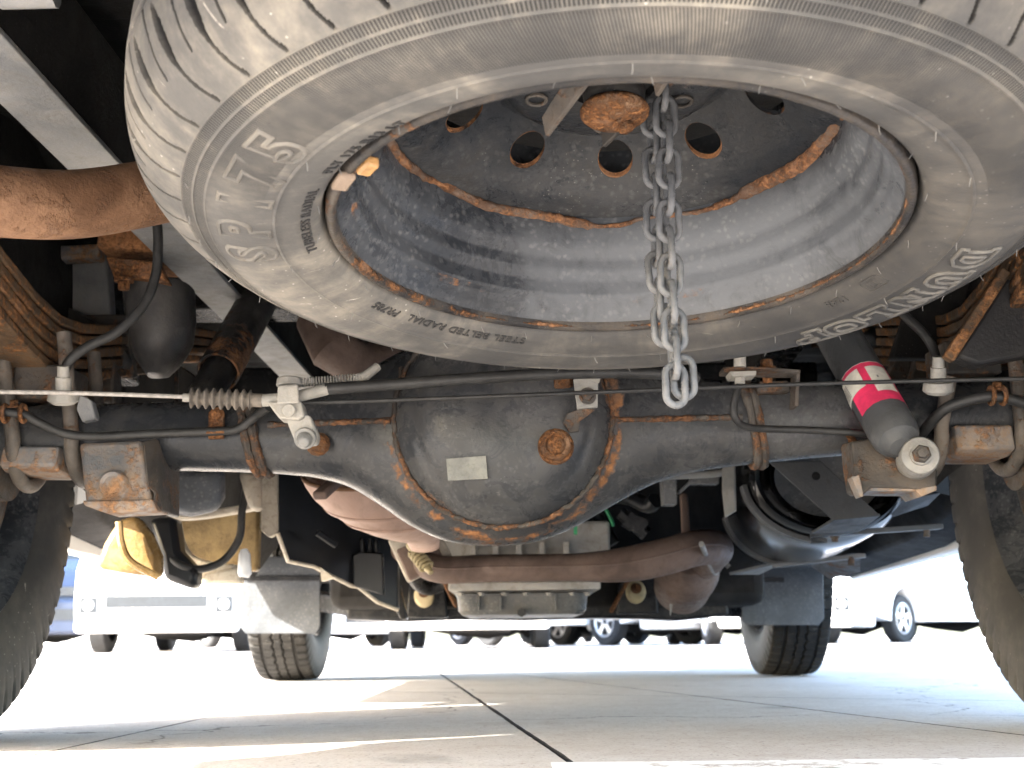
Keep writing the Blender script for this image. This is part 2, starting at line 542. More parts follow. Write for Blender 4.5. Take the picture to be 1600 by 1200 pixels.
def concrete():
    g = G('concrete')
    n1 = g.noise(1.6, 6, 0.65)
    n2 = g.noise(26, 7, 0.72)
    n3 = g.noise(240, 4, 0.7)
    st = g.t.nodes.new('ShaderNodeMapping')
    g.set(st, 0, g.tc.outputs['Object'])
    st.inputs['Scale'].default_value = (30, 9, 1)
    n4 = g.noise(2.0, 5, 0.7, vec=st.outputs[0])
    col = g.mix(g.ramp(n1, 0.3, 0.7), (0.47, 0.425, 0.385), (0.56, 0.52, 0.48))
    col = g.mix(g.ramp(n2, 0.42, 0.72, 0, 0.6), col, (0.60, 0.57, 0.54))
    col = g.mix(g.ramp(n4, 0.54, 0.74, 0, 0.32), col, (0.30, 0.19, 0.13))
    col = g.mix(g.ramp(n3, 0.54, 0.68, 0, 0.70), col, (0.19, 0.15, 0.125))
    n6 = g.noise(9, 6, 0.7)
    col = g.mix(g.ramp(n6, 0.50, 0.72, 0, 0.45), col, (0.36, 0.29, 0.24))
    col = g.mix(g.ramp(g.noise(110, 5, 0.75), 0.56, 0.66, 0, 0.65), col, (0.24, 0.165, 0.12))
    col = g.mix(g.ramp(g.voro(70), 0.14, 0.06, 0, 0.75), col, (0.10, 0.085, 0.075))
    wc = g.t.nodes.new('ShaderNodeVectorMath')
    wc.operation = 'MULTIPLY_ADD'
    nw = g.t.nodes.new('ShaderNodeTexNoise')
    g.set(nw, 'Vector', g.tc.outputs['Object'])
    nw.inputs['Scale'].default_value = 5
    nw.inputs['Detail'].default_value = 6
    g.set(wc, 0, nw.outputs[1])
    wc.inputs[1].default_value = (0.35, 0.35, 0.35)
    g.set(wc, 2, g.tc.outputs['Object'])
    ck = g.voro(0.9, vec=wc.outputs[0], feature='DISTANCE_TO_EDGE')
    col = g.mix(g.math('MULTIPLY', g.ramp(ck, 0.0042, 0.0012), g.ramp(n1, 0.40, 0.52, 0, 0.8)), col, (0.11, 0.095, 0.085))
    col = g.mix(g.math('MULTIPLY', g.ramp(g.voro(2.6, vec=wc.outputs[0]), 0.16, 0.03), g.ramp(n2, 0.3, 0.6, 0.1, 0.5)), col, (0.15, 0.13, 0.115))
    h = g.math('ADD', g.math('MULTIPLY', n3, 0.5), g.math('MULTIPLY', n2, 1.0))
    return g.out(col, 0.88, 0.0, g.bump(h, 0.6, 0.0018))
M['concrete'] = concrete()
M['joint'] = plain('joint_filler', (0.022, 0.020, 0.019), 0.95, 0, 0.3, 60, 0.5, 0.003)

def paintline():
    g = G('worn_white_paint')
    n = g.noise(34, 6, 0.75)
    n2 = g.noise(7, 4, 0.6)
    f = g.ramp(g.math('MULTIPLY_ADD', n2, 0.6, n), 0.62, 0.78)
    return g.out(g.mix(f, (0.36, 0.31, 0.27), (0.78, 0.77, 0.75)), 0.8, 0, g.bump(n, 0.3, 0.001))
M['line'] = paintline()

# ------------------------------------------------------------------ ground: filler sheet, concrete slabs with open joints, painted line
g_ = MB()
g_.sheet([[V(-400, -60, -0.012), V(400, -60, -0.012)], [V(-400, 900, -0.012), V(400, 900, -0.012)]])
ground = obj('ground', g_, M['joint'], smooth=False)
ground['kind'] = 'structure'
LINES = [((-0.105, 2.80), (0.060, 1.08), 0.0072), ((0.32, 2.57), (0.565, 1.41), 0.0055), ((0.39, 2.43), (0.86, 2.15), 0.0045), ((-0.47, 1.60), (-0.445, 2.12), 0.0035)]

def clip(poly, p, n, off):
    out = []
    for i in range(len(poly)):
        a, b = poly[i], poly[(i + 1) % len(poly)]
        da, db = (a - p).dot(n) - off, (b - p).dot(n) - off
        if da >= 0:
            out.append(a)
        if (da >= 0) != (db >= 0):
            out.append(a + (b - a) * (da / (da - db)))
    return out

polys = [[V(-70, -20, 0), V(70, -20, 0), V(70, 120, 0), V(-70, 120, 0)]]
for (a, b, gap) in LINES:
    a, b = V(*a, 0), V(*b, 0)
    n = V(-(b - a).y, (b - a).x, 0).normalized()
    nxt = []
    for q in polys:
        for sgn in (1, -1):
            c = clip(q, a, n * sgn, gap / 2)
            if len(c) > 2:
                nxt.append(c)
    polys = nxt
for q in polys:
    fine = []
    m = len(q)
    for i in range(m):
        a, b = q[i], q[(i + 1) % m]
        L_ = (b - a).length
        ts = [0.0]
        if L_ > 3:                      # break the edge up finely only where it passes the camera
            d = (b - a) / L_
            t0 = max(0, (V(0, 2, 0) - a).dot(d) - 2.2)
            t1 = min(L_, (V(0, 2, 0) - a).dot(d) + 2.6)
            k = int((t1 - t0) / 0.03)
            ts += [(t0 + (t1 - t0) * j / k) / L_ for j in range(1, k)] if k > 1 else []
        wob = 0
        for t in ts:
            wob = 0.75 * wob + random.uniform(-1, 1) * 0.0006
            nn = V(-(b - a).y, (b - a).x, 0).normalized()
            fine.append(a + (b - a) * t + (nn * wob if t > 0 else V(0, 0, 0)))
    mb = MB()
    mb.prism(list(reversed(fine)), V(0, 0, -0.011))
    sl = obj('slab', mb, M['concrete'], ground, smooth=False)
    sl.data.materials.append(M['joint'])
    for pg in sl.data.polygons:
        if abs(pg.normal.z) < 0.5:
            pg.material_index = 1
mb = MB()
mb.box((0.76, 1.100, 0.0045), (1.46, 0.085, 0.001))
ln = obj('painted_line', mb, M['line'], smooth=False)
ln['kind'] = 'structure'

# ------------------------------------------------------------------ the van body that roofs the scene
def yaw(Y):
    return (Y - 1.5) * 0.033
van = thing('van_body', 'white van body seen from beneath with dark floor pan and side sills', 'van', (0, 2.4, 0))
mb = MB()
rows = []
for i in range(60):
    Y = 0.40 + i * 4.2 / 59
    zz = 0.745 + (0.012 if i % 4 < 2 else 0)
    rows.append([V(-0.81 + yaw(Y), Y, zz), V(-0.3, Y, zz), V(0.3, Y, zz), V(0.81 + yaw(Y), Y, zz)])
mb.sheet(rows)
obj('floor_pan', mb, M['under'], van, smooth=False)

def arch(Yc, zc, r, n=14):
    return [(Yc + r * math.cos(PI - PI * k / n), zc + r * math.sin(PI - PI * k / n)) for k in range(n + 1)]
prof = [(0.42, 0.31), (0.93, 0.28), (0.96, 0.32)] + arch(1.5, 0.36, 0.44) + [(1.985, 0.30), (2.07, 0.265), (3.22, 0.245)] + arch(3.70, 0.33, 0.40)[1:] + [(4.16, 0.28), (4.62, 0.30), (4.66, 0.7), (4.45, 1.0), (3.7, 1.72), (0.50, 1.80), (0.42, 1.0)]
for sx in (-1, 1):
    mb = MB()
    poly = [V(sx * 0.81 + yaw(y), y, z) for (y, z) in prof]
    mb.prism(poly, V(-sx * 0.03, 0, 0))
    obj('side_panel', mb, M['van'], van, bev=0.004)
    mb = MB()                              # the sill's inner box, seen from under the van
    mb.loft([[V(sx * a + yaw(y), y, z) for (a, z) in ((0.775, 0.262 + dz), (0.70, 0.275 + dz), (0.64, 0.36 + dz), (0.62, 0.60), (0.775, 0.60))] for (y, dz) in ((2.0, 0.10), (2.12, 0.03), (2.4, 0.005), (3.2, -0.015))])
    obj('sill', mb, M['under'], van, bev=0.006)
mb = MB()
mb.box((0.0, 2.1, 1.79), (1.60, 3.2, 0.03))
obj('roof', mb, M['van'], van, bev=0.01)
mb = MB()
mb.box((-0.03, 0.43, 1.10), (1.54, 0.03, 1.28))
obj('tailgate', mb, M['van'], van, bev=0.01)
mb = MB()
mb.box((-0.03, 0.37, 0.57), (1.60, 0.09, 0.16))
obj('rear_bumper', mb, M['greycar'], van, bev=0.02)
mb = MB()
mb.box((0.10, 4.62, 0.55), (1.56, 0.06, 0.50))
obj('front_panel', mb, M['van'], van, bev=0.02)
for sx in (-1, 1):                         # wheel houses
    mb = MB()
    WH = lambda r, a, h: V(sx * h + yaw(1.5), 1.5 + r * math.cos(a), 0.36 + r * math.sin(a))
    mb.lathe(WH, [(0.435, 0.79), (0.435, 0.66), (0.40, 0.622), (0.30, 0.614), (0.12, 0.612)], 30, R(-6), R(186))
    obj('wheel_house', mb, M['under'], van)
# cross members of the floor
for (Y, z, hh) in ((1.95, 0.66, 0.10), (2.75, 0.63, 0.12)):
    mb = MB()
    mb.bar(V(-0.62, Y, z), V(0.66, Y, z), 0.09, hh)
    obj('cross_member', mb, M['dark'], van, bev=0.006)

def frame_rail(x0, mat, label):
    mb = MB()
    yy = [0.45, 1.0, 1.5, 2.0, 2.6, 3.3, 4.2]
    zz = [0.60, 0.60, 0.60, 0.60, 0.595, 0.56, 0.5]
    mb.ribbon([V(x0 + yaw(y) * 0.8, y, z + 0.055) for y, z in zip(yy, zz)], 0.052, 0.11)
    o = obj('frame_rail', mb, M['under'], bev=0.004, loc=(x0, 2.0, 0.6))
    mb = MB()
    mb.ribbon([V(x0 + yaw(y) * 0.8, y, z - 0.004) for y, z in zip(yy, zz)], 0.058, 0.006)
    obj('bottom_flange', mb, mat, o, bev=0.001)
    return tag(o, label, 'frame rail', 'frame rails of the chassis')
frame_rail(-0.425, M['rail'], 'pale grey box section frame rail crossing above the rusty tail pipe')
frame_rail(0.455, M['dark'], 'black frame rail running forward above the labelled shock absorber')

# ------------------------------------------------------------------ spare wheel
WC = V(0.0761, 0.8779, 0.2903 + H)
WR = Matrix.Rotation(R(-6.647), 3, 'X') @ Matrix.Rotation(R(0.2456), 3, 'Y')
def SW(r, a, h):
    return WC + WR @ V(r * math.cos(a), r * math.sin(a), h)
spare = thing('spare_wheel', 'spare wheel slung flat under the floor with dusty tyre and rust seamed steel rim', 'spare wheel', WC)

TREAD0 = [(0.3035, -0.0045), (0.3060, -0.0034), (0.314, 0.0018), (0.322, 0.0085), (0.330, 0.0172), (0.3365, 0.0275), (0.341, 0.040), (0.3435, 0.055), (0.3445, 0.075)]
def resample(pr, n):
    L_ = [0]
    for i in range(1, len(pr)):
        L_.append(L_[-1] + math.hypot(pr[i][0] - pr[i - 1][0], pr[i][1] - pr[i - 1][1]))
    out = []
    for k in range(n + 1):
        s = L_[-1] * k / n
        i = max(1, next((q for q in range(1, len(L_)) if L_[q] >= s - 1e-12), len(L_) - 1))
        t = (s - L_[i - 1]) / (L_[i] - L_[i - 1])
        out.append((pr[i - 1][0] + (pr[i][0] - pr[i - 1][0]) * t, pr[i - 1][1] + (pr[i][1] - pr[i - 1][1]) * t))
    return out
TR = resample([(p.x, p.y) for p in catmull([V(a, b, 0) for a, b in TREAD0], 8)], 44)
NPER, NSUB = 54, 44
NA = NPER * NSUB
def sipe(u, s):
    """depth of the tread slits at turn u (0..1) and place s (0..1) across the shoulder"""
    c = 0.62 * s + 0.07 * math.sin(2 * PI * s * 1.25)
    ph = (u * NPER + c) % 1.0
    d = abs(ph - 0.5)
    w = 0.0
    if 0.02 < s < 0.80:
        w = 0.030 + (0.085 * max(0, math.sin(PI * (s - 0.30) / 0.50)) if s > 0.30 else 0)
    dep = 0.011 if d < w else 0.0
    ph2 = (u * NPER + c + 0.42 + 0.05 * math.sin(5 * s)) % 1.0
    if 0.34 < s < 0.92 and abs(ph2 - 0.5) < 0.020:
        dep = max(dep, 0.004)
    if s > 0.90 and s < 0.97:
        dep = max(dep, 0.007)
    return dep
mb = MB()
wall = SPROF
back = [(r, 0.15 - h) for (r, h) in reversed(TREAD0[:-1])] + [(r, 0.15 - h) for (r, h) in reversed(SPROF[::3])] + [(0.2082, 0.14)]
rows = []
uvs = []
VT = VL[-1]
tn = []
for i, (r, h) in enumerate(TR):
    a, b = TR[max(i - 1, 0)], TR[min(i + 1, len(TR) - 1)]
    t = V(b[0] - a[0], b[1] - a[1], 0).normalized()
    tn.append((t.y, -t.x))
npr = len(wall) + len(TR) - 1 + len(back)
hat = []
pales = []
vv = list(VL)
for i in range(1, len(TR)):
    vv.append(vv[-1] + math.hypot(TR[i][0] - TR[i - 1][0], TR[i][1] - TR[i - 1][1]))
for i in range(len(back)):
    vv.append(vv[-1] + 0.01)
for k in range(NA):
    a = 2 * PI * k / NA
    u = k / NA
    row = [SW(r, a, h) for (r, h) in wall]
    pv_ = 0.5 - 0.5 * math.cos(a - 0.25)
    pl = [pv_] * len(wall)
    for i in range(1, len(TR)):
        d = sipe(u, i / (len(TR) - 1))
        pl.append(pv_ if d < 0.002 else -1.2)  # slits coloured near black to deepen the shade inside them
        row.append(SW(TR[i][0] - tn[i][0] * d, a, TR[i][1] - tn[i][1] * d))
    row += [SW(r, a, h) for (r, h) in back]
    mb.v += row
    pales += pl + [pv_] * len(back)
    x = max(0.0, min(1.0, (-math.sin(a) - 0.12) * 2.2))
    hat += [x] * npr
for k in range(NA):
    for j in range(npr - 1):
        a, c = k * npr + j, ((k + 1) % NA) * npr + j
        mb.f.append((a, c, c + 1, a + 1))
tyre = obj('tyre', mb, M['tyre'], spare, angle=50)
me = tyre.data
at = me.attributes.new('hatch', 'FLOAT', 'POINT')
at.data.foreach_set('value', hat)
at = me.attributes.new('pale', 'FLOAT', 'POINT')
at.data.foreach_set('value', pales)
uvl = me.uv_layers.new(name='UVMap')
import numpy as np
lv = np.empty(len(me.loops), dtype=np.int32)
me.loops.foreach_get('vertex_index', lv)
kk, jj = lv // npr, lv % npr
uu = kk / NA
first = np.repeat(lv[::4] // npr, 4)
uu = np.where((first == NA - 1) & (kk == 0), 1.0, uu)
uvl.data.foreach_set('uv', np.stack([uu, np.array(vv)[jj]], 1).astype(np.float32).ravel())

def wall_h(r):
    for i in range(1, len(SPROF)):
        if SPROF[i][0] >= r:
            a, b = SPROF[i - 1], SPROF[i]
            t = (r - a[0]) / max(1e-9, b[0] - a[0])
            return a[1] + (b[1] - a[1]) * t
    return SPROF[-1][1]

def font_mesh(txt, size, outline, depth, offset=0.0, space=1.0):
    cu = bpy.data.curves.new('lettering', 'FONT')
    cu.body = txt
    cu.size = size
    cu.align_x = 'CENTER'
    cu.space_character = space
    cu.resolution_u = 5
    cu.offset = offset
    if outline:
        cu.fill_mode = 'NONE'
        cu.bevel_depth = depth
        cu.bevel_resolution = 1
    else:
        cu.extrude = depth
    o = bpy.data.objects.new('lettering', cu)
    COL.objects.link(o)
    dg = bpy.context.evaluated_depsgraph_get()
    m_ = bpy.data.meshes.new_from_object(o.evaluated_get(dg))
    bpy.data.objects.remove(o)
    q = MB()
    q.v = [v.co.copy() for v in m_.vertices]
    q.f = [tuple(p.vertices) for p in m_.polygons]
    bpy.data.meshes.remove(m_)
    return q

def tyre_text(name, txt, size, adeg, r0, outline=True, depth=0.0009, stretch=1.0, space=1.0, offset=0.0, lift=0.0):
    q = font_mesh(txt, size, outline, depth, offset, space)
    out = []
    for v in q.v:
        r = r0 + v.y
        a = R(adeg) + v.x * stretch / r0
        out.append(SW(r, a, wall_h(r) - v.z - lift))
    q.v = out
    return obj(name, q, M['letterpale'] if outline else M['tyre'], tyre, angle=60)

SL = {}
def slab_letter(ch):
    """outline paths (closed) of slab-serif letters in a 1 x 1 box"""
    if ch == 'D':
        return [[(0, 0), (.55, 0), (.85, .18), (.92, .5), (.85, .82), (.55, 1), (0, 1), (0, .82), (.1, .82), (.1, .18), (0, .18)], [(.36, .22), (.52, .22), (.62, .34), (.65, .5), (.62, .66), (.52, .78), (.36, .78)]]
    if ch == 'U':
        return [[(0, 1), (0, .84), (.1, .84), (.1, .3), (.24, .06), (.5, 0), (.76, .06), (.9, .3), (.9, .84), (1, .84), (1, 1), (.58, 1), (.58, .84), (.66, .84), (.66, .34), (.5, .22), (.36, .34), (.36, .84), (.44, .84), (.44, 1)]]
    if ch == 'N':
        return [[(0, 0), (0, .17), (.1, .17), (.1, .83), (0, .83), (0, 1), (.36, 1), (.66, .46), (.66, .83), (.56, .83), (.56, 1), (1, 1), (1, .83), (.9, .83), (.9, 0), (.64, 0), (.34, .54), (.34, .17), (.44, .17), (.44, 0)]]
    if ch == 'L':
        return [[(0, 0), (.92, 0), (.92, .42), (.72, .42), (.66, .2), (.38, .2), (.38, .83), (.5, .83), (.5, 1), (0, 1), (0, .83), (.11, .83), (.11, .17), (0, .17)]]
    if ch == 'O':
        el = lambda rx, ry: [(.5 + rx * math.copysign(abs(math.cos(t)) ** .7, math.cos(t)), .5 + ry * math.copysign(abs(math.sin(t)) ** .7, math.sin(t))) for t in [2 * PI * k / 22 for k in range(22)]]
        return [el(.48, .5), el(.24, .24)]
    if ch == 'P':
        return [[(0, 0), (.5, 0), (.5, .17), (.38, .17), (.38, .38), (.62, .38), (.86, .5), (.92, .7), (.86, .9), (.62, 1), (0, 1), (0, .83), (.11, .83), (.11, .17), (0, .17)], [(.38, .58), (.54, .58), (.62, .69), (.54, .8), (.38, .8)]]

def letter(ch, w, hgt, adeg, r0):
    q = MB()
    for path in slab_letter(ch):
        pts = []
        n = len(path)
        for i in range(n):
            a, b = path[i], path[(i + 1) % n]
            k = max(1, int(math.hypot((b[0] - a[0]) * w, (b[1] - a[1]) * hgt) / 0.005))
            for j in range(k):
                x, y = a[0] + (b[0] - a[0]) * j / k, a[1] + (b[1] - a[1]) * j / k
                r = r0 + y * hgt
                pts.append(SW(r, R(adeg) + (x - 0.5) * w / r0, wall_h(r) - 0.0003))
        q.tube(pts, 0.0017, 6, closed=True)
    return obj('letter', q, M['letter'], tyre, angle=70)

for ch, a in zip('DUNLOP', (5.4, 14.0, 22.8, 31.4, 39.2, 46.8)):
    letter(ch, 0.033, 0.0280, a, 0.2480)
for ch, a in zip('SP', (178.5, 187.2)):
    tyre_text('letter', ch, 0.044, a, 0.2465, True, 0.0016, 1.0, offset=0.0022)
for ch, a in zip('175', (197.0, 205.8, 214.4)):
    tyre_text('letter', ch, 0.044, a, 0.2465, True, 0.0016, 1.05, offset=0.0022)
tyre_text('lettering', 'STEEL BELTED RADIAL', 0.0105, 122.0, 0.2165, False, 0.0011, 1.02, 1.08, lift=0.0002)
tyre_text('lettering', 'PR785', 0.0105, 143.5, 0.2175, False, 0.0011, 1.0, 1.08, lift=0.0002)
tyre_text('lettering', '1245', 0.0105, 33.0, 0.2175, False, 0.0011, 1.0, 1.1, lift=0.0002)
tyre_text('lettering', 'TUBELESS RADIAL', 0.0100, 189, 0.2165, False, 0.0011, 1.1, 1.15, lift=0.0002)
tyre_text('lettering', 'PLY 175 R13 LT', 0.0100, 220, 0.2160, False, 0.0011, 1.1, 1.15, lift=0.0002)
q = MB()                                     # the boxed approval mark
box_ = [(-0.011, -0.005), (-0.008, -0.0065), (0.008, -0.0065), (0.011, -0.005), (0.011, 0.005), (0.008, 0.0065), (-0.008, 0.0065), (-0.011, 0.005)]
q.tube([SW(0.2215 + y, R(22) + x / 0.2215, wall_h(0.2215 + y) - 0.0002) for x, y in box_], 0.0006, 6, closed=True)
for x in (-0.005, 0, 0.005):
    q.tube([SW(0.2215 + y, R(22) + x / 0.2215, wall_h(0.2215 + y) - 0.0002) for y in (-0.0035, 0, 0.0035)], 0.0006, 6)
for y in (-0.0035, 0.0035):
    q.tube([SW(0.2215 + y, R(22) + x / 0.2215, wall_h(0.2215 + y) - 0.0002) for x in (-0.005, 0.005)], 0.0006, 6)
obj('approval_mark', q, M['tyre'], tyre)
wm = None
wsp = [(0.2125, k * 15 + random.uniform(-4, 4)) for k in range(24)] + [(0.2405, k * 24 + random.uniform(-6, 6)) for k in range(15)] + [(0.3000, k * 7.5 + random.uniform(-2, 2)) for k in range(-2, 27)]
for (r, ad) in wsp:
    if wm is None:
        q = MB()
        q.tube([WC, WC + V(0.0003, 0, -0.003), WC + V(0.0012, 0, -0.0058)], [0.00036, 0.0003, 0.00022], 5)
        wk = obj('rubber_whisker', q, M['whisker'], tyre)
        wm = wk
    else:
        wk = wm.copy()
        COL.objects.link(wk)
    wk.location = SW(r, R(ad), wall_h(r)) - WC
    wk.rotation_euler = (random.uniform(-0.5, 0.5), random.uniform(-0.5, 0.5), random.uniform(0, 6))

# rim: lip, barrel with steps, disc with round holes
mb = MB()
RP = [(0.2068, 0.012), (0.2070, 0.000), (0.2062, -0.0045), (0.2040, -0.0068), (0.2012, -0.0066), (0.1994, -0.0042), (0.1988, 0.0000), (0.1975, 0.0045), (0.1938, 0.0085), (0.1912, 0.0140), (0.1898, 0.0165), (0.1872, 0.0180), (0.1862, 0.0215), (0.1868, 0.0300), (0.1855, 0.0340), (0.1825, 0.0375), (0.1800, 0.0420),
      (0.1808, 0.0480), (0.1790, 0.0525), (0.1745, 0.0570), (0.1722, 0.0640), (0.1715, 0.0720), (0.1718, 0.0860), (0.1718, 0.15)]
mb.lathe(SW, RP[6:], 200)
rim_rust = lambda v: 0.0
def rimrust(v):
    l = WR.transposed() @ (v - WC)
    r = math.hypot(l.x, l.y)
    a = math.degrees(math.atan2(l.y, l.x))
    x = 0.0
    if abs(l.z - 0.0165) < 0.004:
        x = 0.55 * (0.6 + 0.4 * math.sin(a * 0.11)) * (1.0 if 60 < a % 360 < 215 else 0.35)
    if l.z < -0.003 and r < 0.2008:
        x = 0.40 if 70 < a % 360 < 250 else 0.36
    if l.z < 0.003 and 120 < a % 360 < 230:
        x = max(x, 0.30)
    return x
def rim_dust_light(v):  # dust plus painted light on the barrel wall facing the sunlit side
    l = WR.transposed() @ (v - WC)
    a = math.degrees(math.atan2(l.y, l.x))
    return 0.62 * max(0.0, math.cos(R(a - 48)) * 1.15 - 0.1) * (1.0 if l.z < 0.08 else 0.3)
rim = obj('rim', mb, M['rim'], spare, angle=60, rust=rimrust, dust_light=rim_dust_light)
mb = MB()
mb.lathe(SW, RP[:7], 200)
obj('rim_lip', mb, M['rimedge'], rim, angle=60, rust=rimrust)
q = MB()
ctrl = []
for k in range(240):
    a = 2 * PI * k / 240
    ad = k * 1.5
    wig = 0.0035 * math.sin(3 * a + 1) + 0.0020 * math.sin(11 * a) + random.uniform(-0.0008, 0.0008)
    if 80 < ad < 150:
        wig -= 0.003
    ctrl.append((SW(0.1712, a, 0.0850 + wig), 0.0020 + 0.0024 * max(0, math.sin(2.5 * a + 0.4)) + (0.0028 if 5 < ad < 48 else 0) + (0.0024 if 92 < ad < 140 else 0) + random.uniform(-0.0006, 0.0006)))
q.tube([c[0] for c in ctrl], [max(0.001, c[1]) for c in ctrl], 8, closed=True)
obj('weld_seam', q, M['seamrust'], rim, angle=70)

disc = MB()
disc.lathe(SW, [(0.1716, 0.0860), (0.166, 0.0885), (0.160, 0.0905), (0.153, 0.0925), (0.1475, 0.0965), (0.1435, 0.1000)], 200)
NH, HR, RM_ = 10, 0.0142, 0.1215
Rin, Rout = 0.1000, 0.1435
def dh(r):
    t = (r - Rin) / (Rout - Rin)
    return 0.1300 - 0.0300 * t + 0.002 * math.sin(PI * t)
for k in range(NH):
    a0 = R(12.5) + k * 2 * PI / NH
    half = PI / NH
    n = 40
    outer, inner, inner2, mid = [], [], [], []
    for j in range(n):
        t = 2 * PI * j / n
        cx, cy = math.cos(t), math.sin(t)
        m_ = max(abs(cx), abs(cy))
        ou, ov = cx / m_, cy / m_
        rr = RM_ + (ov * (Rout - RM_) if ov > 0 else ov * (RM_ - Rin))
        aa = a0 + ou * half
        outer.append((rr, aa))
        inner.append((RM_ + HR * cy, a0 + HR * cx / RM_))
    mk = lambda q_, dz=0: [SW(r, a, dh(r) + dz) for r, a in q_]
    md = [((o[0] + 2 * i[0]) / 3, (o[1] + 2 * i[1]) / 3) for o, i in zip(outer, inner)]
    edge = [(RM_ + (i[0] - RM_) * 1.09, a0 + (i[1] - a0) * 1.09) for i in inner]
    disc.loft([mk(outer), mk(md), mk(edge), mk(inner), mk(inner, 0.004)], cap=False)
disc.lathe(SW, [(0.1000, 0.1300), (0.093, 0.1310), (0.086, 0.1260), (0.080, 0.1150), (0.072, 0.1115), (0.050, 0.1125), (0.034, 0.1140), (0.033, 0.1200)], 120)
def discrust(v):
    l = WR.transposed() @ (v - WC)
    r, a = math.hypot(l.x, l.y), math.atan2(l.y, l.x)
    x = 0.0
    for k in range(NH):
        a0 = R(12.5) + k * 2 * PI / NH
        d = math.hypot(l.x - RM_ * math.cos(a0), l.y - RM_ * math.sin(a0))
        if d < HR + 0.0005:
            x = 0.6
    if r < 0.085:
        x = max(x, 0.36)
    return x
obj('wheel_disc', disc, M['rimdark'], rim, angle=50, rust=discrust)
for k in range(5):
    a = R(20) + k * 2 * PI / 5
    q = MB()
    pts = [SW(0.058 + 0.0075 * math.sin(t), a + 0.0075 * math.cos(t) / 0.058, 0.1105) for t in [2 * PI * j / 16 for j in range(16)]]
    q.tube(pts, 0.0016, 6, closed=True)
    obj('stud_hole_rim', q, M['rustpart'], rim)
# balance weight clipped on the lip
q = MB()
bw = [SW(0.2032, R(a), -0.0072) for a in (-152.5, -154.5, -156.5, -158.5)]
q.ribbon(bw, 0.0115, 0.0055)
obj('balance_weight', q, M['valve'], spare, bev=0.002)
q = MB()
bw = [SW(0.1945, R(a), -0.004) for a in (-147.0, -148.6, -150.2, -151.8)]
q.ribbon(bw, 0.010, 0.008)
obj('weight_clip', q, M['amber'], spare, bev=0.002)

# carrier through the middle of the wheel
car = thing('spare_wheel_carrier', 'rusted round clamp and flat steel brackets in the middle of the spare wheel', 'carrier', SW(0, 0, 0.10))
q = MB()
def CF(r, a, h):
    return SW(0, 0, 0) + V(0.0015, 0.001, -0.0045) + WR @ V(r * math.cos(a), r * math.sin(a), h)
q.lathe(CF, [(0.0, 0.090), (0.006, 0.0895), (0.018, 0.0905), (0.023, 0.0915), (0.0255, 0.0940), (0.0258, 0.0965), (0.0245, 0.099), (0.018, 0.101)], 40)
obj('clamp_disc', q, M['rust'], car, angle=60)
q = MB()
q.bolt(CF(0.010, 0.75, 0.0912), -(WR @ V(-0.35, 0, 1)), 0.0066, 0.0075)
obj('bolt', q, M['rust'], car, bev=0.001)
q = MB()
q.lathe(CF, [(0.0200, 0.098), (0.0225, 0.103), (0.0235, 0.112), (0.0215, 0.116), (0.0225, 0.126), (0.0255, 0.130), (0.0255, 0.17), (0.024, 0.20)], 36)
obj('rubber_stop', q, M['shockold'], car, angle=50)
def knife(name, a, b, c, d, th):
    q = MB()
    q.prism([a, b, c, d], th)
    return obj(name, q, M['rustpart'], car, bev=0.0008)
k0 = [P(846, 183, 0.86), P(852, 212, 0.86), P(938, 100, 0.80), P(905, 88, 0.80)]
knife('bracket_plate', k0[0], k0[1], k0[2], k0[3], V(0.003, 0.003, 0))
k1 = [P(936, 192, 0.925), P(941, 229, 0.925), P(972, 200, 0.915), P(966, 180, 0.915)]
knife('bracket_plate', *k1, V(0.003, 0.003, 0))
k2 = [P(1020, 130, 0.86), P(1024, 150, 0.86), P(1052, 108, 0.82), P(1040, 104, 0.82)]
knife('bracket_plate', *k2, V(0.003, 0.003, 0))

# ------------------------------------------------------------------ safety chain
chain = thing('safety_chain', 'grey steel safety chain hanging down through the spare wheel', 'chain', P(1045, 330, 0.90))
def link_mesh():
    q = MB()
    hl, hw, r = 0.0146, 0.0072, 0.0027
    st = hl - hw
    pts = []
    for k in range(12):
        t = PI * k / 11
        pts.append(V(hw * math.cos(t), 0, st + hw * math.sin(t)))
    for k in range(12):
        t = PI + PI * k / 11
        pts.append(V(hw * math.cos(t), 0, -st + hw * math.sin(t)))
    q.tube(pts, r, 10, closed=True, up=V(0, 1, 0))
    return q
BASE_L = BASE[chain.name]
lq = link_mesh()
lq.v = [v + BASE_L for v in lq.v]
link0 = obj('chain_link', lq, M['chain'], chain)
ztop = P(1040, 130, 0.9).z
zbot = P(1056, 604, 0.9).z
pitch = 0.0204
n = int((ztop - zbot) / pitch)
firstl = True
for strand in range(2):
    for k in range(n + (0 if strand else 1)):
        o = link0 if firstl else link0.copy()
        if not firstl:
            COL.objects.link(o)
        firstl = False
        z = zbot + k * pitch + (0.004 if strand else 0)
        x = P(1056, 604, 0.9).x
        bend = 0.0
        if strand == 0:
            c = V(x - 0.001 + 0.0008 * math.sin(k), 0.895, z)
        else:
            off = min(1.0, k / 2.5)
            c = V(x + 0.006 - off * 0.0145, 0.897 + 0.012 * off + 0.004, z + 0.003)
        o.location = c - BASE_L
        face = (k % 2 == 0)
        o.rotation_euler = (random.uniform(-0.05, 0.05), random.uniform(-0.06, 0.06), (0.12 if face else PI / 2 + 0.12) + random.uniform(-0.12, 0.12))

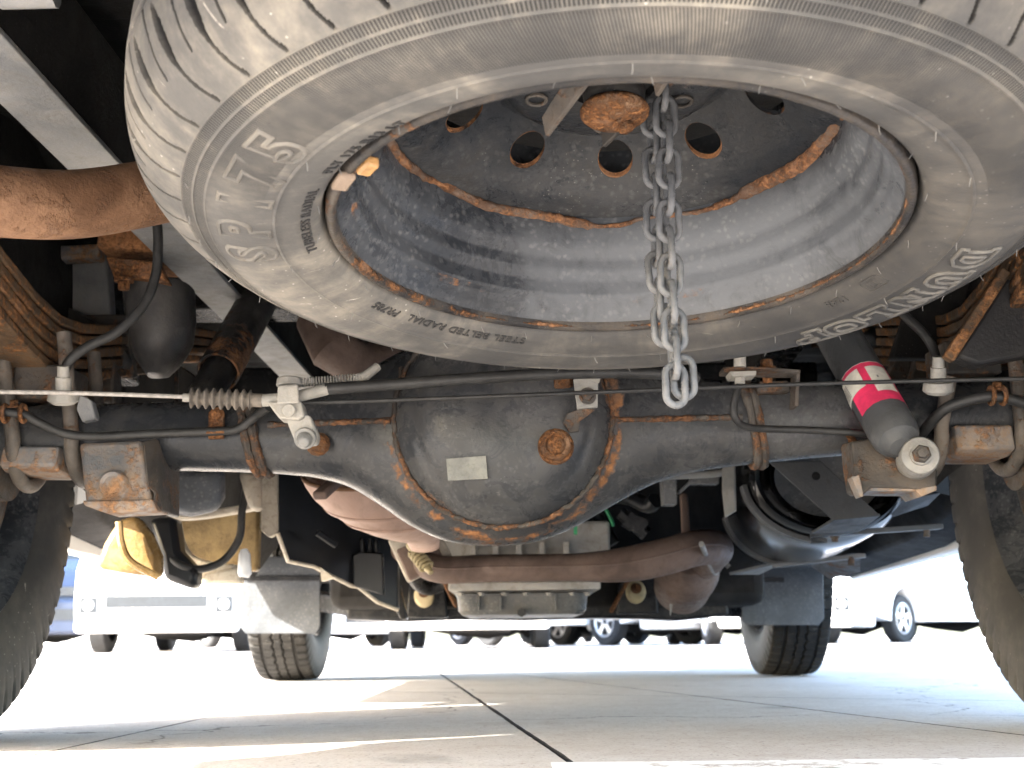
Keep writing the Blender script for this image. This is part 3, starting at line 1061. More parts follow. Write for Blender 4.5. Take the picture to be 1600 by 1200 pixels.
# ------------------------------------------------------------------ rear axle
axle = thing('rear_axle', 'black rear axle with a big round differential cover and rusty weld seams', 'axle', P(785, 660, 1.5))
ST = [(-160, 636, 740, .040), (60, 634, 738, .040), (240, 630, 735, .040), (400, 627, 738, .041), (460, 622, 742, .044), (500, 612, 747, .050), (545, 595, 760, .058), (590, 572, 786, .066), (640, 545, 820, .072), (690, 520, 843, .075), (740, 506, 852, .077), (790, 500, 853, .077), (840, 505, 845, .075), (890, 522, 826, .071), (940, 545, 798, .064), (990, 566, 770, .056), (1040, 582, 748, .049), (1090, 592, 736, .043), (1170, 598, 725, .040), (1330, 600, 710, .040), (1500, 597, 702, .040), (1760, 588, 692, .040)]
stp = [V(a, b, 0) for a, b, c, d in ST], [V(a, c, d * 1000) for a, b, c, d in ST]
tops, bots = catmull(stp[0], 5), catmull(stp[1], 5)
AXR = []
q = MB()
for t, b in zip(tops, bots):
    p, s_ = P(t.x, t.y, 1.5), P(b.x, b.y, 1.5)
    c, hz, hy = (p + s_) / 2, (p - s_).length / 2, b.z / 1000
    n = 40
    ex = 0.85
    q.v += []
    ring = [c + V(0, -hy * math.copysign(abs(math.cos(2 * PI * k / n)) ** ex, math.cos(2 * PI * k / n)), hz * math.copysign(abs(math.sin(2 * PI * k / n)) ** ex, math.sin(2 * PI * k / n))) for k in range(n)]
    AXR.append((c, hz, hy, ring))
q.loft([r[3] for r in AXR])
CC, CRr = P(786, 653, 1.43), px(166, 1.43)
def CV(r, a, h):
    return CC + V(r * math.cos(a), -h, r * math.sin(a))
ringpts = [CV(CRr, 2 * PI * k / 60, 0.0) for k in range(60)]
def axrust(v):
    d = math.hypot(v.x - CC.x, v.z - CC.z)
    x = max(0, 1 - abs(d - CRr - 0.012) / 0.018) * (0.60 if v.z < CC.z + 0.02 else 0.44)
    return x
obj('axle_housing', q, M['axle'], axle, angle=60, rust=axrust)
q = MB()
q.lathe(CV, [(CRr + 0.004, -0.02), (CRr + 0.003, -0.004), (CRr - 0.002, 0.004), (CRr - 0.008, 0.012), (CRr - 0.018, 0.0205), (CRr - 0.021, 0.0215), (CRr - 0.025, 0.026), (CRr - 0.038, 0.034), (CRr - 0.060, 0.039), (CRr - 0.090, 0.0415), (0.0, 0.0425)], 96)
obj('differential_cover', q, M['axle'], axle, angle=50, rust=lambda v: 0.5 * max(0, 1 - abs(math.hypot(v.x - CC.x, v.z - CC.z) - CRr) / 0.010) + 0.8 * near([P(868, 697, 1.392)], 0.030)(v))
def bead(pts, r, name='weld_seam', mat='weld', jit=0.25):
    q = MB()
    q.tube(pts, [r * random.uniform(1 - jit, 1 + jit) for _ in pts], 7)
    return obj(name, q, M[mat], axle, angle=70)
def surf(pxx, pyy, lift=0.001):
    """the point of the axle housing's rear face seen at a pixel"""
    best = min(AXR, key=lambda a: abs(a[0].x - P(pxx, pyy, 1.46).x))
    c, hz, hy, _ = best
    z = P(pxx, pyy, 1.5 - hy).z
    s_ = max(-1, min(1, (z - c.z) / hz))
    y = 1.5 - hy * (max(0, 1 - abs(s_) ** (2 / .85))) ** (.85 / 2)
    p = P(pxx, pyy, y - lift)
    return p
bead([CV(CRr + 0.003 + random.uniform(-.0012, .0012), R(a), 0.0 + random.uniform(-.001, .001)) for a in range(-218, 40, 2)], 0.0031)
bead([surf(x, 664 - (x - 418) * 0.035) for x in range(418, 612, 8)], 0.0036)
bead([surf(x, 656 - (x - 960) * 0.02) for x in range(960, 1166, 8)], 0.0036)
bead([surf(628 - 16 * t * 0, 575 + 85 * t) for t in [k / 12 for k in range(13)]], 0.0034)
def collar(pxx, r, name='collar'):
    best = min(AXR, key=lambda a: abs(a[0].x - P(pxx, 690, 1.5).x))
    c, hz, hy, ring = best
    sc = 1.03
    pts = []
    n = len(ring)
    for k, p in enumerate(ring):
        d = p - c
        pts.append(c + d * (1 + r * 0.5 / d.length) + V(0.010 * math.sin(2 * PI * k / n) * -1, 0, 0))
    for dx in (-r * 0.9, r * 0.9):
        q = MB()
        q.tube([p + V(dx, 0, 0) for p in pts], [r * random.uniform(.8, 1.2) for _ in pts], 8, closed=True)
        obj('collar', q, M['weld'], axle)
collar(403, 0.0055)
collar(1166, 0.0048)
# filler plug with its rust ring, round sticker plate
fp = P(868, 697, 1.390)
q = MB()
q.lathe(lambda r, a, h: fp + V(r * math.cos(a), -h, r * math.sin(a)), [(0.0, 0.0125), (0.008, 0.0125), (0.0105, 0.010), (0.0115, 0.013), (0.0150, 0.013), (0.0165, 0.011), (0.0168, 0.002), (0.0190, 0.0015), (0.0205, -0.003)], 24)
obj('filler_plug', q, M['rust'], axle, angle=30)
q = MB()
pc = [P(697, 717, 1.3855), P(759, 712, 1.3855), P(762, 748, 1.3875), P(700, 751, 1.3875)]
q.prism(pc, V(0, 0.003, 0))
obj('sticker', q, M['plate'], axle)
# clip with two bolts over the cover
q = MB()
q.prism([P(896, 592, 1.37), P(935, 588, 1.37), P(934, 636, 1.37), P(902, 639, 1.37)], V(0, 0.006, 0))
q.ribbon([P(928, 572, 1.355), P(930, 582, 1.352), P(926, 594, 1.366)], px(22, 1.37), 0.003, V(0, 1, 0))
cl = obj('cable_clip', q, M['zinc'], axle, bev=0.0015)
q = MB()
q.bolt(P(918, 619, 1.369), V(0, -1, 0), 0.0062, 0.008)
obj('bolt', q, M['rustpart'], cl)
q = MB()
q.prism([P(908, 638, 1.376), P(930, 640, 1.376), P(906, 658, 1.384), P(905, 674, 1.390), P(890, 676, 1.390), P(880, 660, 1.388), P(886, 646, 1.384)], V(0, 0.004, 0))
obj('bracket', q, M['rustpart'], axle, bev=0.001)
q = MB()
q.bar(P(868, 600, 1.395), P(893, 596, 1.385), 0.010, 0.012)
obj('bracket', q, M['rust'], axle, bev=0.002)
# small nib bracket beside the equalizer, clip for the brake pipe
q = MB()
q.bar(P(326, 665, 1.452), P(350, 664, 1.452), 0.006, 0.032)
q.bar(P(322, 676, 1.446), P(352, 675, 1.446), 0.008, 0.004)
hc = obj('hose_clip', q, M['rust'], axle, bev=0.0015)
q = MB()
q.bolt(P(339, 649, 1.449), V(0, -1, 0), 0.006, 0.008)
obj('bolt', q, M['rust'], hc)
# spring pads, U-bolts on both sides
def spring_mount(x0, x1, ytop, ybot):
    best = min(AXR, key=lambda a: abs(a[0].x - P((x0 + x1) / 2, 690, 1.5).x))
    c, hz, hy, ring = best
    q = MB()
    a, b = P(x0, ytop, 1.448), P(x1, ytop, 1.448)
    d, e = P(x0, ybot, 1.46), P(x1, ybot, 1.46)
    sec = lambda top, bot: [top, V(bot.x, 1.447, bot.z + 0.006), bot + V(0, 0.006, 0), bot + V(0, 0.075, 0), V(bot.x, 1.555, bot.z + 0.006), top + V(0, 0.105, 0)]
    q.loft([sec(a, d), sec(b, e)])
    obj('spring_pad', q, M['pad'], axle, bev=0.003)
    q = MB()
    zt = c.z + hz
    q.box(((a.x + b.x) / 2, 1.5, zt + 0.022), (abs(b.x - a.x) * 1.0, 0.075, 0.040))
    obj('spring_seat', q, M['rustpart'], axle, bev=0.003)
spring_mount(4, 92, 697, 738)
spring_mount(1492, 1582, 664, 712)
def u_bolt(x, ytop, ybot, r=0.0085, tilt=14):
    t = P(x, ytop, 1.445)
    b = P(x + tilt, ybot, 1.452)
    c = V(b.x, 1.5, b.z + 0.048)
    pts = [t] + [V(c.x, 1.5 - 0.052 * math.cos(a), c.z - 0.048 * math.sin(a)) for a in [PI * k / 14 for k in range(15)]] + [V(t.x, 1.552, t.z)]
    q = MB()
    q.tube(pts, r, 12)
    return obj('u_bolt', q, M['ubolt'], axle)
u_bolt(4, 560, 752)
u_bolt(100, 520, 745, tilt=10)
u_bolt(1484, 590, 730, tilt=-10)
u_bolt(1586, 560, 726)
# left box bracket under the tube
q = MB()
A = [P(122, 692, 1.440), P(222, 688, 1.440), P(236, 783, 1.415), P(133, 786, 1.415)]
q.prism(A, V(0, 0.10, 0.0))
lb = obj('shock_bracket', q, M['pad'], axle, bev=0.005)
q = MB()
q.prism([P(222, 690, 1.436), P(243, 684, 1.446), P(253, 726, 1.452), P(252, 798, 1.43), P(236, 798, 1.42), P(240, 770, 1.42), P(230, 760, 1.42)], V(0, 0.08, 0.0))
obj('bracket_cheek', q, M['rustpart'], lb, bev=0.002)
q = MB()
q.prism([P(128, 782, 1.412), P(238, 780, 1.412), P(246, 798, 1.414), P(166, 802, 1.414), P(132, 790, 1.412)], V(0, 0.05, 0.0))
obj('bracket_lip', q, M['pad'], lb, bev=0.002)
q = MB()
cen = P(176, 757, 1.420)
q.lathe(lambda r, a, h: cen + V(r * math.cos(a), -h, r * math.sin(a)), [(0.0, 0.002), (0.006, 0.0025), (0.010, 0.0015), (0.0135, 0.0035), (0.0155, 0.002), (0.017, -0.002)], 24)
obj('embossed_ring', q, M['pad'], lb)
q = MB()
q.prism([P(119, 640, 1.43), P(124, 615, 1.43), P(142, 625, 1.43), P(150, 655, 1.45), P(128, 660, 1.45)], V(0, 0.02, 0))
obj('bracket', q, M['rail'], axle, bev=0.002)
# right shock bracket
q = MB()
q.prism([P(1330, 690, 1.43), P(1372, 684, 1.43), P(1420, 690, 1.43), P(1466, 735, 1.43), P(1464, 760, 1.42), P(1440, 772, 1.42), P(1432, 764, 1.42), P(1362, 762, 1.42), P(1348, 775, 1.42), P(1340, 770, 1.42), P(1336, 740, 1.43)], V(0, 0.05, 0.004))
rb_ = obj('shock_bracket', q, M['rustpart'], axle, bev=0.003)
q = MB()
q.prism([P(1330, 745, 1.418), P(1343, 742, 1.418), P(1350, 775, 1.418), P(1344, 777, 1.418)], V(0, 0.02, 0))
q.prism([P(1352, 760, 1.424), P(1440, 762, 1.424), P(1434, 768, 1.424), P(1356, 767, 1.424)], V(0, 0.05, 0))
q.prism([P(1430, 765, 1.42), P(1464, 758, 1.42), P(1464, 766, 1.42), P(1440, 776, 1.42)], V(0, 0.06, 0))
obj('bracket_lip', q, M['pad'], rb_, bev=0.001)
bead([surf(1322 + 10 * math.sin(PI * t), 675 + 40 * t, 0.0) + V(0, -0.002, 0) for t in [k / 8 for k in range(9)]], 0.005, mat='rust')
# bracket plate carrying the brake junction on the right
q = MB()
q.prism([P(1130, 573, 1.38), P(1176, 573, 1.38), P(1250, 577, 1.40), P(1250, 583, 1.40), P(1180, 581, 1.38), P(1130, 580, 1.38)], V(0, 0.03, 0))
q.prism([P(1244, 577, 1.40), P(1251, 577, 1.40), P(1248, 634, 1.43), P(1242, 634, 1.43)], V(0, 0.03, 0))
jb = obj('junction_bracket', q, M['rustpart'], axle, bev=0.001)
q = MB()
q.prism([P(1140, 580, 1.372), P(1182, 579, 1.372), P(1182, 586, 1.372), P(1144, 588, 1.372)], V(0, 0.03, 0))
q.tube([P(1156, 556, 1.38), P(1156, 574, 1.38)], 0.007, 10)
q.tube([P(1156, 588, 1.385), P(1156, 600, 1.385)], 0.0062, 6)
obj('junction', q, M['zinc'], jb, bev=0.0008)
q = MB()
q.bolt(P(1198, 578, 1.40), V(0, 0, 1), 0.007, 0.012)
q.tube([P(1198, 584, 1.42), P(1200, 600, 1.43)], 0.0055, 8)
obj('bolt', q, M['rust'], jb)
q = MB()
q.prism([P(1186, 596, 1.44), P(1232, 594, 1.44), P(1236, 612, 1.45), P(1184, 614, 1.45)], V(0, 0.03, 0))
obj('bracket', q, M['rustpart'], axle, bev=0.002)

# brake pipes and hoses
def run(name, label, cat, pts, r, mat, group=None, n=6):
    p = catmull(PL(pts), n)
    q = MB()
    q.tube(p, r, 10)
    o = obj(name, q, M[mat], loc=p[len(p) // 2], angle=60)
    return tag(o, label, cat, group)
run('brake_pipe', 'thin steel brake pipe bending along the axle from the junction below the spare wheel', 'brake pipe', [(1156, 598, 1.385), (1150, 618, 1.40), (1146, 640, 1.41), (1152, 658, 1.415), (1168, 667, 1.425), (1195, 670, 1.435), (1260, 672, 1.445), (1330, 676, 1.445), (1385, 682, 1.45)], 0.0042, 'hose')
h1 = run('brake_hose', 'black brake hose in rusty clips running along the axle below the cable boot', 'brake hose', [(-40, 640, 1.40), (30, 646, 1.41), (60, 660, 1.42), (100, 677, 1.425), (150, 682, 1.435), (240, 678, 1.447), (335, 674, 1.447), (372, 670, 1.447), (400, 650, 1.44), (420, 636, 1.42)], 0.0052, 'hose')
h2 = run('brake_hose', 'black rubber hose curving from behind the labelled shock absorber over the axle end', 'brake hose', [(1430, 690, 1.46), (1448, 668, 1.44), (1475, 640, 1.42), (1510, 626, 1.41), (1560, 620, 1.40), (1620, 640, 1.40), (1680, 690, 1.41)], 0.0062, 'hose')
for (o, xs, yy, Yd) in ((h1, (8, 36), 646, 1.405), (h2, (1549, 1567), 618, 1.398)):
    for x in xs:
        q = MB()
        c = P(x, yy, Yd)
        q.tube([c + V(0, 0.0095 * math.cos(t), 0.0095 * math.sin(t)) for t in [2 * PI * k / 16 for k in range(16)]], 0.0026, 6, closed=True)
        obj('hose_clamp', q, M['rust'], o)
    q = MB()
    q.bolt(P(sum(xs) / 2, yy - 10, Yd), V(0, -0.3, 1), 0.005, 0.008)
    obj('bolt', q, M['rust'], o)
def flex(name, label, pts, r, fit):
    o = run(name, label, 'brake hose', pts, r, 'hose', n=8)
    x, y, Y = fit
    q = MB()
    c = P(x, y, Y)
    t = (P(x, y + 20, Y + 0.005) - c).normalized()
    q.tube([c - t * 0.022, c - t * 0.010, c - t * 0.0098, c, c + t * 0.006, c + t * 0.0062, c + t * 0.016, c + t * 0.020], [0.0062, 0.0068, 0.0085, 0.0085, 0.0085, 0.016, 0.017, 0.012], 12)
    obj('fitting', q, M['zinc'], o, angle=35)
    return o
flex('flexible_hose', 'long black flexible hose arching down left of the spare wheel to a pale fitting', [(246, 352, 1.40), (247, 385, 1.40), (243, 430, 1.40), (225, 475, 1.395), (185, 517, 1.385), (140, 540, 1.375), (112, 560, 1.37), (100, 582, 1.37), (99, 600, 1.37)], 0.0056, (99, 603, 1.37))
flex('flexible_hose', 'short grey hose dropping from the tyre edge to a fitting right of the pink label', [(1395, 470, 1.42), (1418, 497, 1.41), (1442, 520, 1.40), (1457, 542, 1.395), (1464, 565, 1.39), (1466, 585, 1.385)], 0.0054, (1466, 588, 1.385))
# hand brake cable, boot, equalizer
cb = run('brake_cable', 'thin hand brake cable stretched across the whole axle below the spare wheel', 'cable', [(-60, 612, 1.30), (60, 613, 1.31), (180, 616, 1.32), (290, 620, 1.325)], 0.0024, 'cable')
p = catmull(PL([(462, 630, 1.335), (620, 625, 1.34), (800, 618, 1.33), (1000, 610, 1.335), (1200, 602, 1.34), (1400, 596, 1.34), (1680, 590, 1.33)]), 6)
q = MB()
q.tube(p, 0.0023, 10)
obj('cable_strand', q, M['hose'], cb)
eq = thing('cable_equalizer', 'pale zinc plated cable equalizer bolted to the axle beside a ribbed rubber boot', 'cable bracket', P(450, 630, 1.34))
p0, p1 = P(286, 621, 1.325), P(415, 626, 1.33)
q = MB()
n = 64
pts, rr = [], []
for k in range(n * 2):
    t = k / (n * 2 - 1)
    pts.append(p0.lerp(p1, 0.10 + 0.86 * t))
    rr.append((px(17, 1.33) if t < 0.84 else px(12, 1.33)) * (0.80 + (0.20 * math.cos(2 * PI * t * 9.5) if t < 0.86 else 0.1)))
q.tube(pts, rr, 18)
obj('rubber_boot', q, M['boot'], eq, angle=80)
q = MB()
q.tube([p0, p0.lerp(p1, 0.12)], px(7, 1.33), 10)
obj('sleeve', q, M['zinc'], eq)
q = MB()
q.tube([p0.lerp(p1, 0.96), P(462, 622, 1.33)], px(10, 1.33), 14)
q.tube([P(455, 622, 1.33), P(512, 608, 1.33)], px(9.5, 1.33), 14)
obj('sleeve', q, M['zinc'], eq)
q = MB()
q.tube(catmull(PL([(508, 608, 1.33), (620, 600, 1.335), (760, 590, 1.335), (900, 583, 1.34), (1010, 583, 1.35), (1090, 590, 1.37)]), 6), px(9.5, 1.33), 14)
obj('cable_sheath', q, M['hose'], eq)
q = MB()
q.tube([P(452, 590, 1.335), P(452, 604, 1.335)], [px(19, 1.33), px(21, 1.33)], 20)
q.loft([[P(434, 602, 1.31), P(466, 600, 1.31), P(466, 600, 1.36), P(434, 602, 1.36)], [P(433, 632, 1.31), P(468, 630, 1.31), P(468, 630, 1.36), P(433, 632, 1.36)]])
q.prism([P(417, 628, 1.318), P(470, 626, 1.318), P(476, 650, 1.318), P(466, 656, 1.318), P(436, 654, 1.318), P(430, 646, 1.318)], V(0, 0.03, 0))
eqb = obj('bracket', q, M['zinc'], eq, bev=0.002)
q = MB()
q.tube([P(451, 641, 1.318), P(451, 641, 1.312)], px(10.5, 1.33), 18)
obj('pivot_pin', q, M['zinc'], eq, bev=0.001)
q = MB()
q.prism([P(444, 650, 1.322), P(484, 648, 1.322), P(497, 678, 1.345), P(494, 692, 1.352), P(468, 696, 1.352), P(458, 684, 1.345)], V(0, 0.022, 0))
obj('lever_arm', q, M['zinc'], eq, bev=0.0025)
q = MB()
q.tube([P(478, 682, 1.345), P(476, 686, 1.335)], px(17, 1.34), 20)
q.tube([P(476, 686, 1.337), P(475, 690, 1.326), P(475, 692, 1.322)], [px(13, 1.33), px(11, 1.33), px(7, 1.33)], 18)
obj('bolt', q, M['bush'], eq, bev=0.001)
q = MB()
pts = []
a, b = P(470, 598, 1.345), P(570, 590, 1.35)
for k in range(150):
    t = k / 149
    d = a.lerp(b, t)
    pts.append(d + V(0, math.cos(t * 2 * PI * 22), math.sin(t * 2 * PI * 22)) * px(6.5, 1.35))
q.tube(pts, px(1.6, 1.35), 6)
obj('return_spring', q, M['zinc'], eq)
q = MB()
q.tube(PL([(552, 592, 1.35), (568, 590, 1.35), (590, 573, 1.36)]), [px(7, 1.35), px(8, 1.35), px(7, 1.35)], 12)
obj('spring_hook', q, M['zinc'], eq)
q = MB()
q.lathe(lambda r, a, h: P(497, 694, 1.44) + V(r * math.cos(a), -h, r * math.sin(a)), [(0.0, 0.006), (0.010, 0.005), (0.014, 0.0)], 12)
obj('mount_nub', q, M['rust'], axle)

# ------------------------------------------------------------------ shock absorbers
def cyl_frame(a, b):
    t = (b - a).normalized()
    u = V(1, 0, 0)
    u = (u - t * u.dot(t)).normalized()
    w = t.cross(u)
    return lambda r, an, h: a + t * h + (u * math.cos(an) + w * math.sin(an)) * r, (b - a).length
sh = thing('shock_absorber', 'grey shock absorber with a pink and white label beside the axle', 'shock absorber', P(1435, 715, 1.40), 'shock absorbers of the rear axle')
a, b = P(1262, 440, 1.62), P(1404, 690, 1.40)
Fs, Ls = cyl_frame(a, b)
rs = px(37, 1.45)
q = MB()
q.lathe(Fs, [(0, 0), (rs, 0.0), (rs, Ls * 0.95), (rs * 0.97, Ls * 0.975), (rs * 0.84, Ls * 1.0), (rs * 0.70, Ls * 1.005), (rs * 0.5, Ls * 1.03), (0, Ls * 1.035)], 40)
obj('damper_tube', q, M['shock'], sh, angle=35)
def wrap(name, a0, a1, h0, h1, mat, r, par):
    n = 16
    q = MB()
    q.sheet([[Fs(r, a0 + (a1 - a0) * k / n, h) for k in range(n + 1)] for h in (h0, (h0 + h1) / 2, h1)])
    return obj(name, q, M[mat], par)
def hpos(x, y):
    best = min(range(0, 401), key=lambda k: (proj2(a.lerp(b, k / 400)) - V(x, y, 0)).length)
    return Ls * best / 400
def proj2(p):
    d = p - V(0, 0, H)
    X, f, u = d.x, d.y * cT + d.z * sT, -d.y * sT + d.z * cT
    X, Vv = F * X / f, F * u / f
    return V(800 + cR * X - sR * Vv, 600 - (sR * X + cR * Vv), 0)
hA, hB = hpos(1355, 592), hpos(1388, 650)
lab = wrap('label_sticker', R(-160), R(170), hA, hB, 'pink', rs + 0.0006, sh)
hh = hB - hA
# the side of the tube that faces the camera
face = max((k for k in range(360)), key=lambda k: -(Fs(rs, R(k), hA) - V(0, 0, H)).length)
fd = R(face)
# which way round the tube leads to the picture's left
lft = 1 if proj2(Fs(rs, fd + 0.5, hA)).x < proj2(Fs(rs, fd, hA)).x else -1
wrap('white_field', fd + lft * 0.02, fd + lft * 1.45, hA + hh * 0.09, hA + hh * 0.55, 'paper', rs + 0.0010, lab)
wrap('white_field', fd - lft * 0.28, fd - lft * 1.2, hA + hh * 0.12, hA + hh * 0.78, 'paper', rs + 0.0010, lab)
wrap('white_edge', R(-160), R(170), hA - 0.0006, hA + 0.0004, 'paper', rs + 0.0010, lab)
for k in range(7):
    wrap('print_line', fd + lft * (0.80 + 0.0), fd + lft * (1.30 - 0.03 * (k % 3)), hA + hh * (0.20 + 0.045 * k), hA + hh * (0.222 + 0.045 * k), 'ink', rs + 0.0013, lab)
wrap('print_line', fd - lft * 0.55, fd - lft * 0.62, hA + hh * 0.38, hA + hh * 0.44, 'ink', rs + 0.0013, lab)
ec = P(1435, 715, 1.40)
ed = (P(1440, 711, 1.355) - P(1425, 728, 1.44)).normalized()
def EF(r, an, h):
    u = ed.orthogonal().normalized()
    w = ed.cross(u)
    return ec + ed * h + (u * math.cos(an) + w * math.sin(an)) * r
q = MB()
r1 = px(30, 1.38)
q.lathe(EF, [(0, -0.03), (r1 * 1.02, -0.03), (r1 * 1.02, 0.006), (r1 * 0.95, 0.010), (r1 * 0.9, 0.0105), (0, 0.0105)], 32)
obj('lower_eye', q, M['bush'], sh, angle=35)
q = MB()
q.lathe(EF, [(r1 * 0.98, 0.0095), (r1 * 0.98, 0.016), (r1 * 0.92, 0.018), (r1 * 0.6, 0.0185), (r1 * 0.55, 0.0185), (r1 * 0.53, 0.024), (0, 0.024)], 32)
obj('washer', q, M['bush'], sh, angle=35)
q = MB()
q.lathe(EF, [(r1 * 0.48, 0.022), (r1 * 0.48, 0.031), (r1 * 0.40, 0.034), (r1 * 0.30, 0.034), (r1 * 0.27, 0.041), (0, 0.042)], 6)
obj('nut', q, M['rustpart'], sh, angle=25)
q = MB()
q.tube([P(1400, 690, 1.43), P(1440, 735, 1.45)], px(24, 1.43), 16)
obj('mount_stub', q, M['rustpart'], sh)

sh2 = thing('shock_absorber', 'plain black shock absorber with a rusty lower rim behind the ribbed boot', 'shock absorber', P(330, 590, 1.6), 'shock absorbers of the rear axle')
a2, b2 = P(425, 430, 1.90), P(341, 582, 1.66)
F2, L2 = cyl_frame(a2, b2)
r2 = px(32, 1.74)
q = MB()
q.lathe(F2, [(0, 0), (r2, 0.0), (r2, L2), (r2 * 0.9, L2), (r2 * 0.9, L2 - 0.01), (0, L2 - 0.01)], 36)
obj('dust_tube', q, M['shockold'], sh2, angle=35, rust=lambda v: 0.75 * max(0, 1 - (v - b2).length / 0.07))
q = MB()
q.lathe(F2, [(0, L2 * 0.9), (r2 * 0.80, L2 * 0.9), (r2 * 0.80, L2 + 0.10), (0, L2 + 0.10)], 30)
obj('damper_tube', q, M['shockold'], sh2, angle=35)

# ------------------------------------------------------------------ leaf springs
def leaf_spring(side, label):
    X0 = side * 0.575
    root = thing('leaf_spring', label, 'leaf spring', (X0, 1.5, 0.44), 'leaf springs of the rear axle')
    for i in range(5):
        half = (0.46, 0.62, 0.78, 0.88, 0.92)[i]
        pts = []
        for k in range(25):
            y = 1.5 - min(half, 0.95) + (2 * min(half, 0.95)) * k / 24
            d = abs(y - 1.5)
            z = 0.430 + 0.0155 * i + 0.32 * (math.sqrt(d * d + 0.0081) - 0.09) - 0.10 * d * d
            pts.append(V(X0 + yaw(y), y, z))
        q = MB()
        q.ribbon(pts, 0.066 - 0.001 * (i % 2), 0.0125)
        obj('leaf', q, M['leaf'], root, bev=0.0025)
    for dy in (-0.28, 0.25):
        q = MB()
        z = 0.430 + 0.30 * (abs(dy) - 0.04) - 0.1 * dy * dy + 0.03
        q.box((X0 + yaw(1.5 + dy), 1.5 + dy, z), (0.076, 0.022, 0.090), Matrix.Rotation(math.copysign(0.26, dy), 3, 'X'))
        obj('clamp_band', q, M['rustpart'], root, bev=0.003)
leaf_spring(-1, 'rusty brown leaf spring stacked above the axle end left of the spare wheel')
leaf_spring(1, 'dark rusty leaf spring beside the pink labelled shock absorber')

# ------------------------------------------------------------------ exhaust
tp = thing('tail_pipe', 'thick rust brown tail pipe bending behind the spare tyre in the upper corner', 'exhaust pipe', P(100, 320, 1.05))
q = MB()
pp = catmull(PL([(-120, 250, 0.98), (-40, 305, 1.02), (40, 318, 1.05), (130, 318, 1.09), (240, 300, 1.14), (420, 262, 1.20), (560, 200, 1.30)]), 8)
q.tube(pp, [px(56, 1.07)] * len(pp), 32)
obj('pipe', q, M['exhaust'], tp, angle=70)
ex = thing('exhaust', 'rusty exhaust with a barrel shaped muffler and brown pipe crossing in front of the gearbox', 'exhaust', P(800, 880, 2.3))
q = MB()
E2 = V(0.10, 0.89, 0.42).normalized()
def mring(x, y, Y, n):
    c, a_ = P(x, y, Y), px(n, Y)
    return [c + V(a_ * math.cos(2 * PI * k / 48), 0, 0) + E2 * a_ * 0.92 * math.sin(2 * PI * k / 48) for k in range(48)]
q.loft([mring(566, 727, 1.94, 40), mring(566, 733, 1.94, 66), mring(566, 735, 1.94, 76), mring(566, 739, 1.94, 84), mring(566, 737, 1.94, 88), mring(567, 741, 1.94, 91), mring(572, 750, 1.945, 92), mring(586, 768, 1.955, 93), mring(600, 782, 1.965, 91), mring(601, 783, 1.966, 93), mring(604, 786, 1.968, 93), mring(605, 787, 1.969, 90), mring(620, 802, 1.98, 82), mring(621, 803, 1.981, 84), mring(624, 806, 1.983, 83), mring(625, 807, 1.984, 80), mring(640, 821, 2.0, 66), mring(653, 833, 2.02, 46), mring(660, 842, 2.04, 26), mring(664, 856, 2.2, 22)])
capc = P(566, 735, 1.94)
obj('muffler', q, M['cat'], ex, angle=35, rust=lambda v: 0.5 if (v - capc).length < px(80, 1.94) else 0.0)
q = MB()
q.tube(mring(566, 738, 1.94, 89), 0.0035, 8, closed=True)
obj('end_rim', q, M['exhaust'], ex)
q = MB()
for (x, y) in ((583, 798), (600, 800), (597, 811), (612, 824), (626, 836)):
    pass
q = MB()
q.bar(P(532, 745, 1.80), P(498, 776, 1.75), px(24, 1.78), px(14, 1.78))
obj('hanger_bar', q, M['pipe'], ex, bev=0.004)
q = MB()
fl = [P(660, 860, 2.40), P(640, 880, 2.40)]
q.bar(P(694, 843, 2.34), P(622, 878, 2.34), px(22, 2.35), px(70, 2.35))
obj('flange', q, M['cream'], ex, bev=0.003)
q = MB()
q.bar(P(686, 858, 2.32), P(630, 884, 2.32), px(18, 2.35), px(50, 2.35))
obj('flange', q, M['pipe'], ex, bev=0.003)
q = MB()
pts = []
a, b = P(648, 862, 2.27), P(668, 888, 2.25)
t = (b - a).normalized()
u = t.orthogonal().normalized()
w = t.cross(u)
for k in range(90):
    s_ = k / 89
    pts.append(a.lerp(b, s_) + (u * math.cos(s_ * 2 * PI * 5) + w * math.sin(s_ * 2 * PI * 5)) * px(10, 2.27))
q.tube(pts, px(2.4, 2.27), 7)
obj('flange_spring', q, M['bushgold'], ex)
q = MB()
q.tube([a - t * 0.02, b, b + t * 0.012], [px(6, 2.3), px(6, 2.3), px(4, 2.3)], 12)
obj('spring_bolt', q, M['bushgold'], ex)
q = MB()
pp = catmull(PL([(630, 858, 2.42), (655, 876, 2.34), (690, 890, 2.30), (760, 888, 2.30), (860, 887, 2.30), (960, 884, 2.30), (1030, 872, 2.31), (1085, 857, 2.34), (1118, 856, 2.42), (1112, 868, 2.55), (1095, 885, 2.68)]), 8)
rr = []
for p_ in pp:
    x = proj2(p_).x
    rr.append(px(20 + (7 if x > 1000 else 7 * max(0, (x - 900)) / 100), 2.3) + 0.001)
q.tube(pp, rr, 28)
obj('pipe', q, M['pipe'], ex, angle=70)
q = MB()
sm = []
for i, p_ in enumerate(pp[4:64]):
    tdir = (pp[min(i + 6, len(pp) - 1)] - pp[i + 3]).normalized()
    vd = (V(0, 0, H) - p_).normalized()
    vd = (vd - tdir * vd.dot(tdir)).normalized()
    dn = tdir.cross(vd)
    dn = dn if dn.z < 0 else -dn
    sm.append(p_ + (vd * 0.985 + dn * -0.10).normalized() * rr[i + 4])
q.tube(sm, 0.0022, 6)
obj('pipe_seam', q, M['pipe'], ex)
q = MB()
a3, b3 = P(1078, 872, 2.62), P(1062, 930, 2.95)
FB, LB = cyl_frame(a3, b3)
